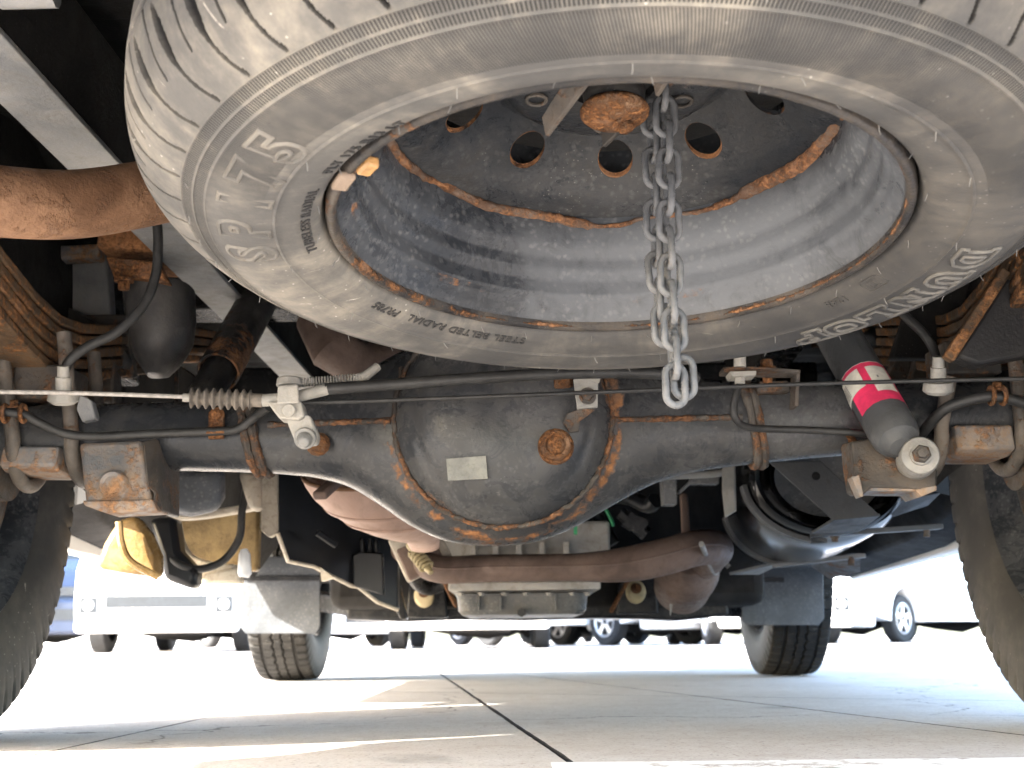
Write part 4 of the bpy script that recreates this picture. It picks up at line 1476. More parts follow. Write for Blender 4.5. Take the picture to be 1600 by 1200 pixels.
q.lathe(FB, [(0.0, 0), (0.035, 0.0), (0.058, 0.05), (0.066, 0.09), (0.069, 0.10), (0.066, 0.11), (0.068, 0.13), (0.065, 0.135), (0.062, 0.25), (0, 0.25)], 36)
obj('catalyst', q, M['pipe'], ex, angle=40)
q = MB()
q.tube(PL([(1068, 775, 2.40), (1070, 800, 2.38), (1072, 845, 2.34)]), px(6.5, 2.37), 12)
obj('hanger_rod', q, M['pipe'], ex)
q = MB()
q.prism([P(1046, 925, 2.78), P(1110, 912, 2.78), P(1070, 928, 2.78), P(1052, 940, 2.78), P(1048, 962, 2.78)], V(0, 0.01, 0))
obj('heat_shield', q, M['rail'], ex)
q = MB()
q.tube(catmull(PL([(1096, 850, 2.2), (1116, 895, 2.6), (1130, 880, 2.62), (1139, 886, 2.62)]), 6), 0.005, 8)
obj('hanger_rod', q, M['bush'], ex)
# upper pipe piece glimpsed between tyre and axle
q = MB()
q.tube(PL([(500, 500, 1.95), (520, 545, 1.92), (560, 570, 1.95), (640, 560, 2.0)]), px(38, 1.95), 20)
o = obj('heat_shield', q, M['pipe'], loc=P(540, 550, 1.95))
tag(o, 'dark brown rusted heat shield in the gap between spare tyre and black differential', 'heat shield')

# ------------------------------------------------------------------ gearbox and sump
gb = thing('gearbox', 'cast aluminium gearbox with grey ribbed oil pan under the van', 'gearbox', P(815, 920, 2.7))
q = MB()
q.box(P(812, 862, 2.80), (px(250, 2.8), 0.5, px(60, 2.8)))
q.box(P(818, 905, 2.78), (px(195, 2.78), 0.45, px(50, 2.78)))
obj('housing', q, M['alu'], gb, bev=0.006)
for x in (735, 770, 806, 842, 880):
    q = MB()
    q.box(P(x, 906, 2.53), (px(5, 2.5), 0.03, px(30, 2.5)))
    obj('rib', q, M['alu'], gb, bev=0.002)
    q = MB()
    q.box(P(x + 5, 860, 2.53), (px(9, 2.5), 0.03, px(26, 2.5)))
    obj('rib', q, M['alu'], gb, bev=0.002)
q = MB()
q.box(P(818, 923, 2.76), (px(222, 2.6), 0.52, px(12, 2.6)))
obj('pan_flange', q, M['alu'], gb, bev=0.003)
q = MB()
def rrect(cx, cy, Y0, w, hgt):
    c = P(cx, cy, Y0)
    return c
c0 = P(816, 930, 2.52)
def panring(z, ins):
    hw, y0, y1, r = px(99, 2.55) - ins, 2.53 + ins, 3.02 - ins, 0.03
    out = []
    for (cx, cy, a0) in ((c0.x + hw - r, y1 - r, 0), (c0.x - hw + r, y1 - r, 90), (c0.x - hw + r, y0 + r, 180), (c0.x + hw - r, y0 + r, 270)):
        for k in range(6):
            t = R(a0 + 18 * k)
            out.append(V(cx + r * math.cos(t), cy + r * math.sin(t), z))
    return out
zt, zb = P(816, 927, 2.53).z, P(816, 960, 2.53).z
q.loft([panring(zt, -0.004), panring(zt - 0.006, 0.0), panring(zb + 0.008, 0.003), panring(zb, 0.010)])
pan = obj('oil_pan', q, M['pan'], gb, angle=35)
for x in (748, 782, 868):
    q = MB()
    q.box(P(x, 941, 2.527), (px(3, 2.5), 0.006, px(24, 2.5)))
    obj('rib', q, M['pan'], pan, bev=0.001)
q = MB()
q.tube([P(815, 957, 2.53), P(815, 957, 2.515)], px(7, 2.5), 6)
obj('drain_plug', q, M['dark'], pan)
for x in (720, 752, 788, 822, 858, 894, 918):
    q = MB()
    q.bolt(P(x, 926, 2.503), V(0, 0, -1), 0.005, 0.006)
    obj('bolt', q, M['zinc'], pan)

# ------------------------------------------------------------------ front suspension
fs = thing('front_suspension', 'black front cross member with lower arms and yellowish bushing bolts', 'front suspension', (0.07, 3.3, 0.2))
q = MB()
q.prism(PL([(540, 935, 3.15), (620, 940, 3.15), (720, 945, 3.15), (930, 940, 3.15), (1040, 935, 3.15), (1135, 925, 3.15), (1140, 962, 3.15), (1060, 970, 3.15), (1000, 967, 3.15), (930, 966, 3.15), (820, 969, 3.15), (710, 968, 3.15), (628, 971, 3.15), (540, 968, 3.15)]), V(0, 0.20, 0))
obj('cross_member', q, M['dark'], fs, bev=0.008)
for (x, y) in ((663, 931), (993, 925)):
    q = MB()
    q.prism(PL([(x - 22, y - 42, 3.06), (x + 30, y - 42, 3.06), (x + 36, y + 34, 3.06), (x - 28, y + 34, 3.06)]), V(0, 0.06, 0))
    obj('arm_bracket', q, M['dark'], fs, bev=0.004)
    q = MB()
    c = P(x, y, 3.05)
    ff = lambda r, a, h: c + V(r * math.cos(a), -h, r * math.sin(a) * 1.18)
    rb = px(15, 3.05)
    q.lathe(ff, [(rb, 0.0), (rb, 0.012), (rb * 0.85, 0.016), (rb * 0.5, 0.017), (0, 0.017)], 28)
    bb = obj('bushing', q, M['bushgold'], fs)
    q = MB()
    q.bolt(c + V(0, -0.017, 0.008), V(0, -1, 0), px(5.5, 3.05), 0.018)
    obj('bolt', q, M['rust'], bb)
for (x0, y0, x1, y1) in ((560, 948, 470, 935), (1060, 945, 1150, 950), (700, 945, 560, 955)):
    q = MB()
    q.bar(P(x0, y0, 3.3), P(x1, y1, 3.5), 0.06, 0.05)
    obj('lower_arm', q, M['dark'], fs, bev=0.008)
q = MB()
q.prism(PL([(600, 850, 2.7), (616, 850, 2.7), (622, 905, 2.72), (636, 968, 2.75), (625, 968, 2.75), (604, 920, 2.72), (600, 890, 2.7)]), V(0, 0.05, 0))
obj('strut_plate', q, M['dark'], fs, bev=0.004)
q = MB()
q.tube(catmull(PL([(645, 880, 2.8), (650, 905, 2.85), (668, 918, 2.9), (690, 912, 2.9)]), 5), 0.018, 14)
obj('stabilizer_bar', q, M['dark'], fs)
q = MB()
q.tube(PL([(690, 900, 2.8), (712, 945, 2.95)]), 0.006, 8)
obj('tie_rod', q, M['rust'], fs)
q = MB()
q.tube(PL([(985, 900, 2.9), (955, 955, 3.0)]), 0.005, 8)
obj('tie_rod', q, M['rust'], fs)
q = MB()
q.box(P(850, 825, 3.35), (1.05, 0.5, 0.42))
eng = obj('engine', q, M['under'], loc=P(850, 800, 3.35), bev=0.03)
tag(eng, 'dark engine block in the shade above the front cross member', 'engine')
# clutter in the dark between the differential and the tank
sf = thing('selector_bracket', 'grey bracket with cross rods in the dark gap above the brown exhaust pipe', 'bracket', P(1060, 750, 2.15))
q = MB()
q.prism(PL([(1034, 742, 2.10), (1058, 742, 2.10), (1058, 788, 2.10), (1037, 788, 2.10)]), V(0, 0.04, 0))
obj('post', q, M['pan'], sf, bev=0.002)
q = MB()
q.prism(PL([(1080, 730, 2.10), (1126, 728, 2.10), (1124, 756, 2.10), (1080, 756, 2.10), (1064, 770, 2.10), (1060, 768, 2.10), (1080, 748, 2.10)]), V(0, 0.03, 0))
obj('plate', q, M['pan'], sf, bev=0.002)
q = MB()
q.tube(PL([(1010, 745, 2.08), (1060, 743, 2.08), (1104, 741, 2.08), (1134, 738, 2.08)]), px(6, 2.1), 10)
obj('rod', q, M['rail'], sf)
q = MB()
q.tube(PL([(1008, 748, 2.09), (1034, 744, 2.08), (1062, 738, 2.08)]), [px(4, 2.1), px(9, 2.1), px(3, 2.1)], 12)
obj('link', q, M['rail'], sf)
q = MB()
q.prism(PL([(1128, 718, 2.0), (1146, 718, 2.0), (1148, 798, 2.0), (1132, 808, 2.0), (1128, 770, 2.0)]), V(0.004, 0.006, 0))
o = obj('hanger_plate', q, M['zinc'], loc=P(1138, 760, 2.0), bev=0.001)
tag(o, 'pale pointed metal strip hanging beside the black fuel tank', 'bracket')
q = MB()
q.tube(catmull(PL([(960, 775, 2.5), (985, 778, 2.45), (1012, 790, 2.42), (1024, 782, 2.4)]), 6), px(12, 2.45), 14)
o = obj('coolant_hose', q, M['plastic'], loc=P(990, 780, 2.45))
tag(o, 'glossy black hose in the dark gap right of the differential', 'hose')
for (pts, r, m, lbl) in (([(900, 790, 2.6), (930, 805, 2.7), (960, 850, 2.7)], 0.012, 'hose', 'thin black hose running down through the dark behind the differential'), ([(943, 790, 2.55), (955, 812, 2.55), (958, 822, 2.55)], 0.0035, 'green', 'thin green wire in the dark gap behind the differential')):
    run('wire' if m == 'green' else 'fuel_hose', lbl, 'wire' if m == 'green' else 'hose', pts, r, m)
q = MB()
q.box(P(899, 828, 2.45), (px(5, 2.45), 0.02, px(14, 2.45)))
o = obj('connector', q, M['green'], loc=P(899, 828, 2.45))
tag(o, 'small green plug beside the gearbox housing', 'connector')
q = MB()
for (x, y) in ((985, 815), (1000, 822)):
    q.box(P(x, y, 2.5), (0.02, 0.03, 0.03), Matrix.Rotation(0.6, 3, 'Y'))
q.tube(PL([(970, 800, 2.5), (1010, 835, 2.5)]), 0.014, 10)
o = obj('wiring_plug', q, M['dark'], loc=P(990, 818, 2.5))
tag(o, 'dark wiring plugs above the bend of the brown pipe', 'connector')

# ------------------------------------------------------------------ fuel tank with its straps
ft = thing('fuel_tank', 'black drum shaped tank with a diagonal bracket across its recessed end', 'tank', P(1260, 790, 2.3))
tc_ = P(1296, 742, 2.02)
def TF(r, a, h):
    return tc_ + V(r * math.cos(a) * 1.34 + 0.13 * h, h, r * math.sin(a))
q = MB()
rt = 0.094
q.lathe(TF, [(0.0, 0.05), (rt * 0.55, 0.045), (rt * 0.70, 0.03), (rt * 0.74, 0.02), (rt * 0.78, 0.05), (rt * 0.84, 0.05), (rt * 0.88, 0.0), (rt * 0.94, -0.006), (rt, 0.004), (rt, 0.06), (rt * 1.05, 0.075), (rt * 1.12, 0.14), (rt * 1.14, 0.80), (rt * 0.9, 0.86), (0, 0.86)], 72)
def tr_(v):
    r = math.hypot((v.x - tc_.x) / 1.32, v.z - tc_.z)
    return 0.35 if abs(r - rt * 0.9) < 0.008 else 0
obj('tank_shell', q, M['tank'], ft, angle=40, rust=tr_)
q = MB()
q.lathe(TF, [(0.0, 0.045), (rt * 0.55, 0.040), (rt * 0.68, 0.027)], 60)
obj('end_plate', q, M['pan'], ft)
q = MB()
q.prism(PL([(1202, 722, 1.93), (1282, 720, 1.93), (1376, 806, 1.93), (1302, 813, 1.93)]), V(0, 0.004, 0))
q.prism(PL([(1302, 813, 1.93), (1376, 806, 1.93), (1340, 832, 2.02), (1268, 834, 2.02)]), V(0, 0.002, 0.004))
br = obj('guard_bracket', q, M['shock'], ft, bev=0.001)
q = MB()
c = P(1275, 744, 1.928)
q.lathe(lambda r, a, h: c + V(r * math.cos(a), -h, r * math.sin(a)), [(0, 0.0003), (0.0048, 0.0003), (0.0052, 0.0012), (0.0062, 0.0)], 20)
obj('bolt_hole', q, M['under'], br)
q = MB()
q.bolt(P(1304, 838, 2.0), V(0, 0, -1), 0.005, 0.009)
obj('bolt', q, M['rustpart'], br)
for (x0, y0, x1, y1, Y) in ((1235, 834, 1470, 823, 2.06), (1150, 884, 1352, 868, 2.55)):
    q = MB()
    if x0 == 1235:
        pp = [TF(rt * 1.07, R(a), 0.06) for a in range(185, 268, 6)] + PL([(x0 + 30, y0 + 2, Y), (x1, y1, Y)])
    else:
        pp = [TF(rt * 1.17, R(a), 0.62) for a in range(185, 262, 6)] + PL([(x0 + 60, y0, Y + 0.06), (x1, y1, Y)])
    q.ribbon(pp, 0.028, 0.008, V(0, 0, 1))
    st = obj('strap', q, M['rail'] if x0 != 1235 else M['shock'], ft, bev=0.001)
    q = MB()
    q.tube([P(x1 - 22, y1 + 2, Y), P(x1 - 22, y1 + 16, Y)], px(5, Y), 8)
    obj('bolt', q, M['rustpart'], st)
q = MB()
q.prism(PL([(1218, 868, 2.5), (1225, 848, 2.4), (1290, 836, 2.2), (1338, 832, 2.2), (1310, 858, 2.4), (1270, 862, 2.5)]), V(0, 0.002, 0.004))
obj('guard_plate', q, M['rail'], ft)
q = MB()
q.prism(PL([(1140, 898, 2.6), (1200, 884, 2.6), (1228, 878, 2.6), (1186, 898, 2.66)]), V(0, 0.002, 0.005))
obj('guard_plate', q, M['rail'], ft)
q = MB()
q.prism(PL([(1270, 880, 2.8), (1330, 864, 2.6), (1345, 864, 2.6), (1345, 895, 2.75), (1325, 892, 2.85), (1305, 903, 2.85)]), V(0, 0.05, 0))
o = obj('sill_bracket', q, M['rustpart'], van, bev=0.003)
q = MB()
q.prism(PL([(1360, 790, 2.05), (1470, 770, 2.05), (1450, 790, 2.1), (1400, 806, 2.1), (1362, 808, 2.1)]), V(0, 0.01, 0))
obj('guard_plate', q, M['shock'], ft)

# ------------------------------------------------------------------ left side clutter
uc = thing('under_cover', 'black plastic under cover with a pale stepped lower edge left of the muffler', 'under cover', P(520, 840, 2.4))
pv = [(434, 700, 2.30), (434, 832, 2.30), (450, 876, 2.32), (490, 884, 2.36), (520, 900, 2.40), (548, 914, 2.42), (560, 916, 2.44), (590, 940, 2.48), (622, 952, 2.5), (622, 700, 2.5)]
q = MB()
q.prism(PL(pv), V(0, 0.03, 0))
obj('panel', q, M['plastic'], uc, bev=0.004)
q = MB()
q.prism(PL([(406, 700, 2.27), (434, 700, 2.295), (434, 832, 2.295), (420, 840, 2.27), (406, 828, 2.27)]), V(0, 0.03, 0))
obj('edge_flange', q, M['cream'], uc, bev=0.004)
q = MB()
q.tube(PL([(y[0], y[1] + 1, y[2] - 0.004) for y in pv[1:9]]), px(3.2, 2.4), 8)
obj('edge_lip', q, M['cream'], uc)
q = MB()
q.prism(PL([(500, 886, 2.36), (522, 902, 2.36), (502, 908, 2.36)]), V(0, 0.03, 0))
obj('edge_flange', q, M['cream'], uc)
for x in (566, 578, 588):
    q = MB()
    q.tube(catmull(PL([(x, 842, 2.44), (x + 1, 880, 2.45), (x + 2, 912, 2.46)]), 4), [px(2, 2.4)] + [px(4.5, 2.4)] * 7 + [px(2, 2.4)], 10)
    obj('rib', q, M['plastic'], uc)
q = MB()
q.bar(P(495, 832, 2.30), P(525, 852, 2.33), px(7, 2.3), px(10, 2.3))
obj('rib', q, M['plastic'], uc, bev=0.002)
q = MB()
q.prism(PL([(550, 868, 2.42), (562, 862, 2.42), (598, 864, 2.42), (600, 930, 2.42), (552, 916, 2.42)]), V(0, 0.02, 0))
obj('rib_panel', q, M['plastic'], uc, bev=0.003)
# resonator box hanging behind the axle
q = MB()
sec = lambda x, y0, y1, Y: [P(x, y0, Y), P(x, y1 - 8, Y), P(x, y1, Y + 0.02), P(x, y1 + 2, Y + 0.25), P(x, y0, Y + 0.25)]
q.loft([sec(252, 735, 778, 1.80), sec(262, 735, 800, 1.78), sec(300, 735, 806, 1.78), sec(340, 735, 797, 1.78), sec(352, 735, 776, 1.80)])
o = obj('canister', q, M['flap'], loc=P(300, 770, 1.85), bev=0.012)
tag(o, 'dusty grey canister with a rounded pale bottom below the left axle tube', 'canister')
il = thing('inner_sill', 'yellow waxed inner sill panels with cream frame edges under the floor', 'body panel', P(280, 840, 2.5))
q = MB()
q.prism(PL([(148, 888, 1.965), (160, 850, 1.965), (182, 812, 1.965), (214, 805, 1.965), (236, 835, 1.97), (250, 868, 1.975), (250, 904, 1.975)]), V(0, 0.03, 0.0))
obj('wax_panel', q, M['gold'], il, bev=0.01)
q = MB()
q.tube(catmull(PL([(186, 815, 1.945), (190, 850, 1.945), (205, 878, 1.95), (248, 902, 1.965)]), 5), px(5, 2.3), 8)
obj('seam_lip', q, M['gold'], il)
q = MB()
q.prism(PL([(274, 806, 2.26), (405, 795, 2.26), (402, 893, 2.26), (330, 886, 2.26), (290, 866, 2.26)]), V(0, 0.03, 0.0))
obj('wax_panel', q, M['golddark'], il, bev=0.006)
q = MB()
fr = [(270, 806, 2.12), (278, 850, 2.12), (296, 876, 2.12), (330, 888, 2.12), (372, 893, 2.12)]
q.ribbon(catmull(PL(fr), 5), px(17, 2.5), 0.03, V(0, 1, 0))
obj('frame_edge', q, M['cream'], il, bev=0.004)
q = MB()
q.ribbon(catmull(PL([(272, 808, 2.11), (310, 806, 2.11), (352, 800, 2.11), (408, 790, 2.11)]), 5), px(9, 2.5), 0.03, V(0, 1, 0))
obj('frame_edge', q, M['cream'], il, bev=0.003)
q = MB()
q.prism(PL([(370, 735, 2.02), (406, 735, 2.02), (406, 800, 2.02), (388, 796, 2.02), (380, 770, 2.02)]), V(0, 0.03, 0))
obj('frame_edge', q, M['cream'], il, bev=0.01)
q = MB()
q.prism(PL([(306, 898, 2.10), (372, 884, 2.10), (378, 912, 2.10), (306, 912, 2.10)]), V(0, 0.03, 0))
obj('frame_edge', q, M['cream'], il, bev=0.006)
q = MB()
q.prism(PL([(230, 810, 2.02), (272, 806, 2.02), (280, 860, 2.02), (308, 890, 2.02), (304, 922, 2.02), (255, 905, 2.02), (250, 868, 2.02)]), V(0, 0.05, 0))
obj('gusset', q, M['plastic'], il, bev=0.01)
run('heater_hose', 'black hose looping down in front of the yellow waxed sill panel', 'hose', [(390, 720, 2.05), (385, 760, 2.05), (378, 800, 2.05), (374, 840, 2.05), (350, 875, 2.05), (315, 889, 2.04), (285, 884, 2.02), (262, 868, 2.03)], 0.0062, 'hose', n=8)
q = MB()
q.tube(PL([(381, 858, 2.07), (382, 866, 2.07), (382, 896, 2.07), (381, 902, 2.07)]), [px(5, 2.07), px(9, 2.07), px(11, 2.07), px(7, 2.07)], 14)
o = obj('drain_cap', q, M['lamp'], loc=P(382, 885, 2.07))
tag(o, 'shiny bulb shaped drain cap hanging beside the hose loop', 'cap')
# bump stop and its rusty bracket
bs = thing('bump_stop', 'black rubber bump stop under a rusty bracket left of the spare wheel', 'bump stop', P(240, 470, 1.62))
q = MB()
q.box(P(238, 385, 1.62), (px(128, 1.6), 0.13, px(60, 1.6)), Matrix.Rotation(0.06, 3, 'Y'))
obj('bracket', q, M['rustpart'], bs, bev=0.006, rust=lambda v: 0.5)
q = MB()
q.prism(PL([(164, 400, 1.545), (246, 408, 1.545), (262, 440, 1.545), (200, 432, 1.545), (180, 440, 1.545)]), V(0, 0.03, 0))
obj('bracket_lip', q, M['rust'], bs, bev=0.003)
q = MB()
q.bolt(P(194, 436, 1.54), V(0, 0, -1), 0.008, 0.014)
obj('bolt', q, M['rust'], bs)
q = MB()
def bring(x0, x1, y, Y0, dep, e=0.8):
    a, b = P(x0, y, Y0), P(x1, y, Y0)
    c = (a + b) / 2 + V(0, dep, 0)
    hw = (b - a).length / 2
    return [c + V(hw * math.copysign(abs(math.cos(t)) ** e, math.cos(t)), dep * math.copysign(abs(math.sin(t)) ** e, math.sin(t)), 0) for t in [2 * PI * k / 32 for k in range(32)]]
q.loft([bring(176, 284, 432, 1.56, 0.055), bring(180, 286, 480, 1.56, 0.055), bring(190, 282, 520, 1.565, 0.052), bring(196, 270, 545, 1.57, 0.046), bring(206, 266, 560, 1.58, 0.036), bring(222, 256, 580, 1.59, 0.022), bring(228, 250, 586, 1.60, 0.012)])
obj('rubber_buffer', q, M['shockold'], bs, angle=50)
cm = thing('shackle_frame', 'dark grey chassis brackets between leaf spring and rubber bump stop', 'chassis bracket', P(130, 450, 1.75))
q = MB()
q.prism(PL([(84, 392, 1.74), (165, 388, 1.74), (172, 500, 1.74), (100, 480, 1.74), (92, 440, 1.74)]), V(0, 0.06, 0))
obj('bracket', q, M['rail'], cm, bev=0.004)
q = MB()
q.bar(P(70, 400, 1.70), P(160, 396, 1.70), 0.03, 0.02)
obj('bracket_lip', q, M['pad'], cm, bev=0.004)
q = MB()
q.box(P(125, 470, 1.82), (0.16, 0.1, 0.24))
obj('web', q, M['dark'], cm, bev=0.005)
q = MB()
q.prism(PL([(90, 470, 1.72), (180, 520, 1.72), (200, 560, 1.72), (188, 580, 1.72), (160, 560, 1.72), (110, 520, 1.72)]), V(0, 0.05, 0))
obj('bracket', q, M['shockold'], cm, bev=0.004)
q = MB()
q.prism(PL([(140, 530, 1.68), (176, 560, 1.68), (178, 630, 1.68), (120, 630, 1.68), (116, 560, 1.68)]), V(0, 0.04, 0))
obj('bracket', q, M['rustpart'], cm, bev=0.004)
q = MB()
q.tube(PL([(276, 540, 1.75), (276, 630, 1.70)]), px(3.5, 1.7), 8)
obj('rod', q, M['rustpart'], cm)
# long tubes in the dark above the rail
for (pts, r, lbl) in (([(48, 0, 1.2), (110, 120, 1.35), (188, 215, 1.6)], 0.012, 'dark tube running up along the floor in the top corner'), ([(0, -9, 0.93), (88, -11, 0.93)], 0.012, 'pale bar crossing the very top corner above the rail')):
    run('floor_tube', lbl, 'tube', pts, r, 'shockold' if 'dark' in lbl else 'rail')
# right: shackle bracket over the spring
cr = thing('spring_bracket', 'rusty chassis bracket beside the leaf spring behind the pink labelled shock absorber', 'chassis bracket', P(1440, 540, 1.75))
q = MB()
q.prism(PL([(1420, 600, 1.70), (1450, 500, 1.70), (1470, 500, 1.70), (1482, 600, 1.70)]), V(0, 0.05, 0))
obj('bracket', q, M['rustpart'], cr, bev=0.003)
q = MB()
q.prism(PL([(1380, 605, 1.72), (1410, 545, 1.72), (1424, 545, 1.72), (1424, 605, 1.72)]), V(0, 0.04, 0))
obj('bracket', q, M['rustpart'], cr, bev=0.003)
q = MB()
q.prism(PL([(1345, 520, 1.9), (1400, 490, 1.9), (1390, 530, 1.9), (1370, 545, 1.9)]), V(0, 0.06, 0))
obj('rubber_buffer', q, M['plastic'], cr, bev=0.01)

q = MB()
q.prism(PL([(1494, 556, 1.335), (1580, 424, 1.335), (1660, 400, 1.335), (1660, 545, 1.335), (1530, 570, 1.335)]), V(0, 0.03, 0))
obj('box_plate', q, M['shockold'], cr, bev=0.004, rust=lambda v: 0.35)
q = MB()
q.bar(P(1480, 562, 1.33), P(1570, 424, 1.33), 0.012, 0.014, V(0, 1, 0))
obj('edge_strip', q, M['leaf'], cr, bev=0.002)
q = MB()
q.prism(PL([(1392, 560, 1.60), (1432, 440, 1.60), (1520, 420, 1.60), (1500, 560, 1.60)]), V(0, 0.02, 0))
obj('back_plate', q, M['under'], cr, bev=0.003)

# ------------------------------------------------------------------ mud flaps
def flap(pts, fold, label, Y):
    root = thing('mud_flap', label, 'mud flap', P(pts[0][0], pts[0][1], Y), 'front mud flaps')
    q = MB()
    poly = [P(x, y, Y) for x, y in pts]
    q.prism(poly, V(0, 0.006, 0))
    obj('flap_sheet', q, M['flap'], root, bev=0.002)
    q = MB()
    x0, x1, y = fold
    q.bar(P(x0, y, Y - 0.004), P(x1, y, Y - 0.004), 0.006, px(7, Y))
    obj('fixing_strip', q, M['dark'], root, bev=0.001)
    return root
fl_ = flap([(377, 870), (500, 870), (500, 978), (494, 990), (384, 990), (376, 980)], (382, 500, 904), 'grey mud flap half in sunlight before the front wheel left of the gearbox', 3.30)
fr_ = flap([(1155, 892), (1230, 886), (1286, 886), (1288, 966), (1280, 977), (1170, 977), (1160, 970)], (1178, 1225, 906), 'dusty pale grey mud flap behind the front wheel below the black tank', 3.30)

# ------------------------------------------------------------------ road wheels
RT = 0.335
def road_wheel():
    root = thing('road_wheel', 'w', 'wheel', (0, 0, 0), 'road wheels of the van')
    NAr = 540
    half = 0.0825
    rowsx = [-half + 0.002 + (2 * half - 0.004) * k / 56 for k in range(57)]
    wall_ = [(0.198, -0.058), (0.203, -0.064), (0.215, -0.0755), (0.240, -0.083), (0.268, -0.0855), (0.295, -0.0845), (0.315, -0.0825), (0.3245, -0.0812)]
    q = MB()
    prof0 = wall_
    npf = len(wall_) * 2 + len(rowsx)
    for k in range(NAr):
        a = 2 * PI * k / NAr
        tri = abs(((k * 60 / NAr) % 1.0) * 2 - 1) * 2 - 1
        lug = (k * 66 / NAr) % 1.0
        row = []
        for (r, h) in wall_:
            rr_ = r
            if r > 0.312 and lug < 0.22:
                rr_ -= 0.006
                h += 0.003
            row.append((rr_, h))
        for x in rowsx:
            t = abs(x) / half
            r = RT - 0.0045 * t * t - (0.006 * max(0, (t - 0.86) / 0.14) ** 2)
            d = 0
            for g0 in (-0.013, 0.013):
                if abs(x - g0 - 0.0025 * tri) < 0.0024:
                    d = 0.007
            if abs(abs(x) - 0.046) < 0.0030:
                d = 0.0075
            if abs(x) > 0.050 and lug < 0.22:
                d = 0.0065
            if 0.016 < abs(x) < 0.044 and (lug + 0.35) % 1.0 < 0.12:
                d = max(d, 0.003)
            if abs(x) < 0.010 and (lug + 0.6) % 1.0 < 0.10:
                d = max(d, 0.0025)
            row.append((r - d, x))
        row += [(r, -h) for (r, h) in reversed(row[:len(wall_)])]
        q.v += [V(h, r * math.cos(a), r * math.sin(a)) for (r, h) in row]
    for k in range(NAr):
        for j in range(npf - 1):
            a, c = k * npf + j, ((k + 1) % NAr) * npf + j
            q.f.append((a, a + 1, c + 1, c))
    obj('tyre', q, M['roadtyre'], root, angle=45)
    q = MB()
    WFn = lambda r, a, h: V(h, r * math.cos(a), r * math.sin(a))
    q.lathe(WFn, [(0.204, 0.066), (0.206, 0.072), (0.202, 0.075), (0.198, 0.070), (0.194, 0.060), (0.185, 0.050), (0.178, 0.030), (0.170, 0.020), (0.168, -0.03), (0.160, -0.042), (0.13, -0.050), (0.10, -0.044), (0.07, -0.035), (0, -0.035)], 64)
    q.lathe(WFn, [(0.204, -0.066), (0.206, -0.072), (0.202, -0.075), (0.198, -0.070), (0.190, -0.055), (0.172, -0.045)], 64)
    obj('rim', q, M['rim'], root, angle=50)
    q = MB()
    q.lathe(WFn, [(0.0, 0.07), (0.10, 0.07), (0.128, 0.062), (0.132, 0.0), (0.13, -0.04)], 40)
    obj('brake_drum', q, M['rustpart'], root, angle=40)
    q = MB()
    q.tube([V(0.02, 0, 0), V(0.11, 0, 0)], 0.05, 20)
    obj('hub', q, M['rustpart'], root)
    return root
rw = road_wheel()
rw['label'] = 'rear road wheel cut by the photo edge below the ribbed boot side of the axle'
rw.location = (-0.700, 1.5, RT * 0.96)
rw.scale = (0.96, 0.96, 0.96)
dup(rw, (0.697, 1.5, RT * 0.96), PI, 0.96, 'rear road wheel cut by the photo edge beside the shock absorber bolt')
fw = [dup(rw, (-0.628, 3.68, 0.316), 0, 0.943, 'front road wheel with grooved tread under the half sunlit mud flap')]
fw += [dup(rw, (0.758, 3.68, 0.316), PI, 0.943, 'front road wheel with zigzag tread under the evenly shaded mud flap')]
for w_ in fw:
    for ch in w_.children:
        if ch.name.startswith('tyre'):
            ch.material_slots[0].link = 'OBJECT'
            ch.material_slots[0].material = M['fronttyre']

# ------------------------------------------------------------------ parked cars and what stands behind them
def car_wheel(root, x, y, r, w, side):
    q = MB()
    Fn = lambda rr, a, h: V(x + h * side, y + rr * math.cos(a), r + rr * math.sin(a))
    q.lathe(Fn, [(r * .62, -w / 2), (r * .9, -w / 2), (r, -w * .38), (r, w * .38), (r * .93, w / 2), (r * .66, w / 2), (r * .62, w * .42)], 32)
    t = obj('wheel', q, M['cartyre'], root)
    q = MB()
    q.lathe(Fn, [(r * .64, w * .45), (r * .60, w * .36), (r * .54, w * .20), (0, w * .16)], 32)
    rm = obj('rim', q, M['grille'], t)
    for k in range(5):
        a = 2 * PI * k / 5 + 0.3
        q = MB()
        q.bar(Fn(r * .12, a, w * .38), Fn(r * .60, a, w * .38), 0.06, 0.02, V(1, 0, 0))
        obj('spoke', q, M['alloy'], t)
    q = MB()
    q.lathe(Fn, [(r * .66, w * .47), (r * .60, w * .50), (r * .57, w * .42)], 32)
    obj('rim_ring', q, M['alloy'], t)

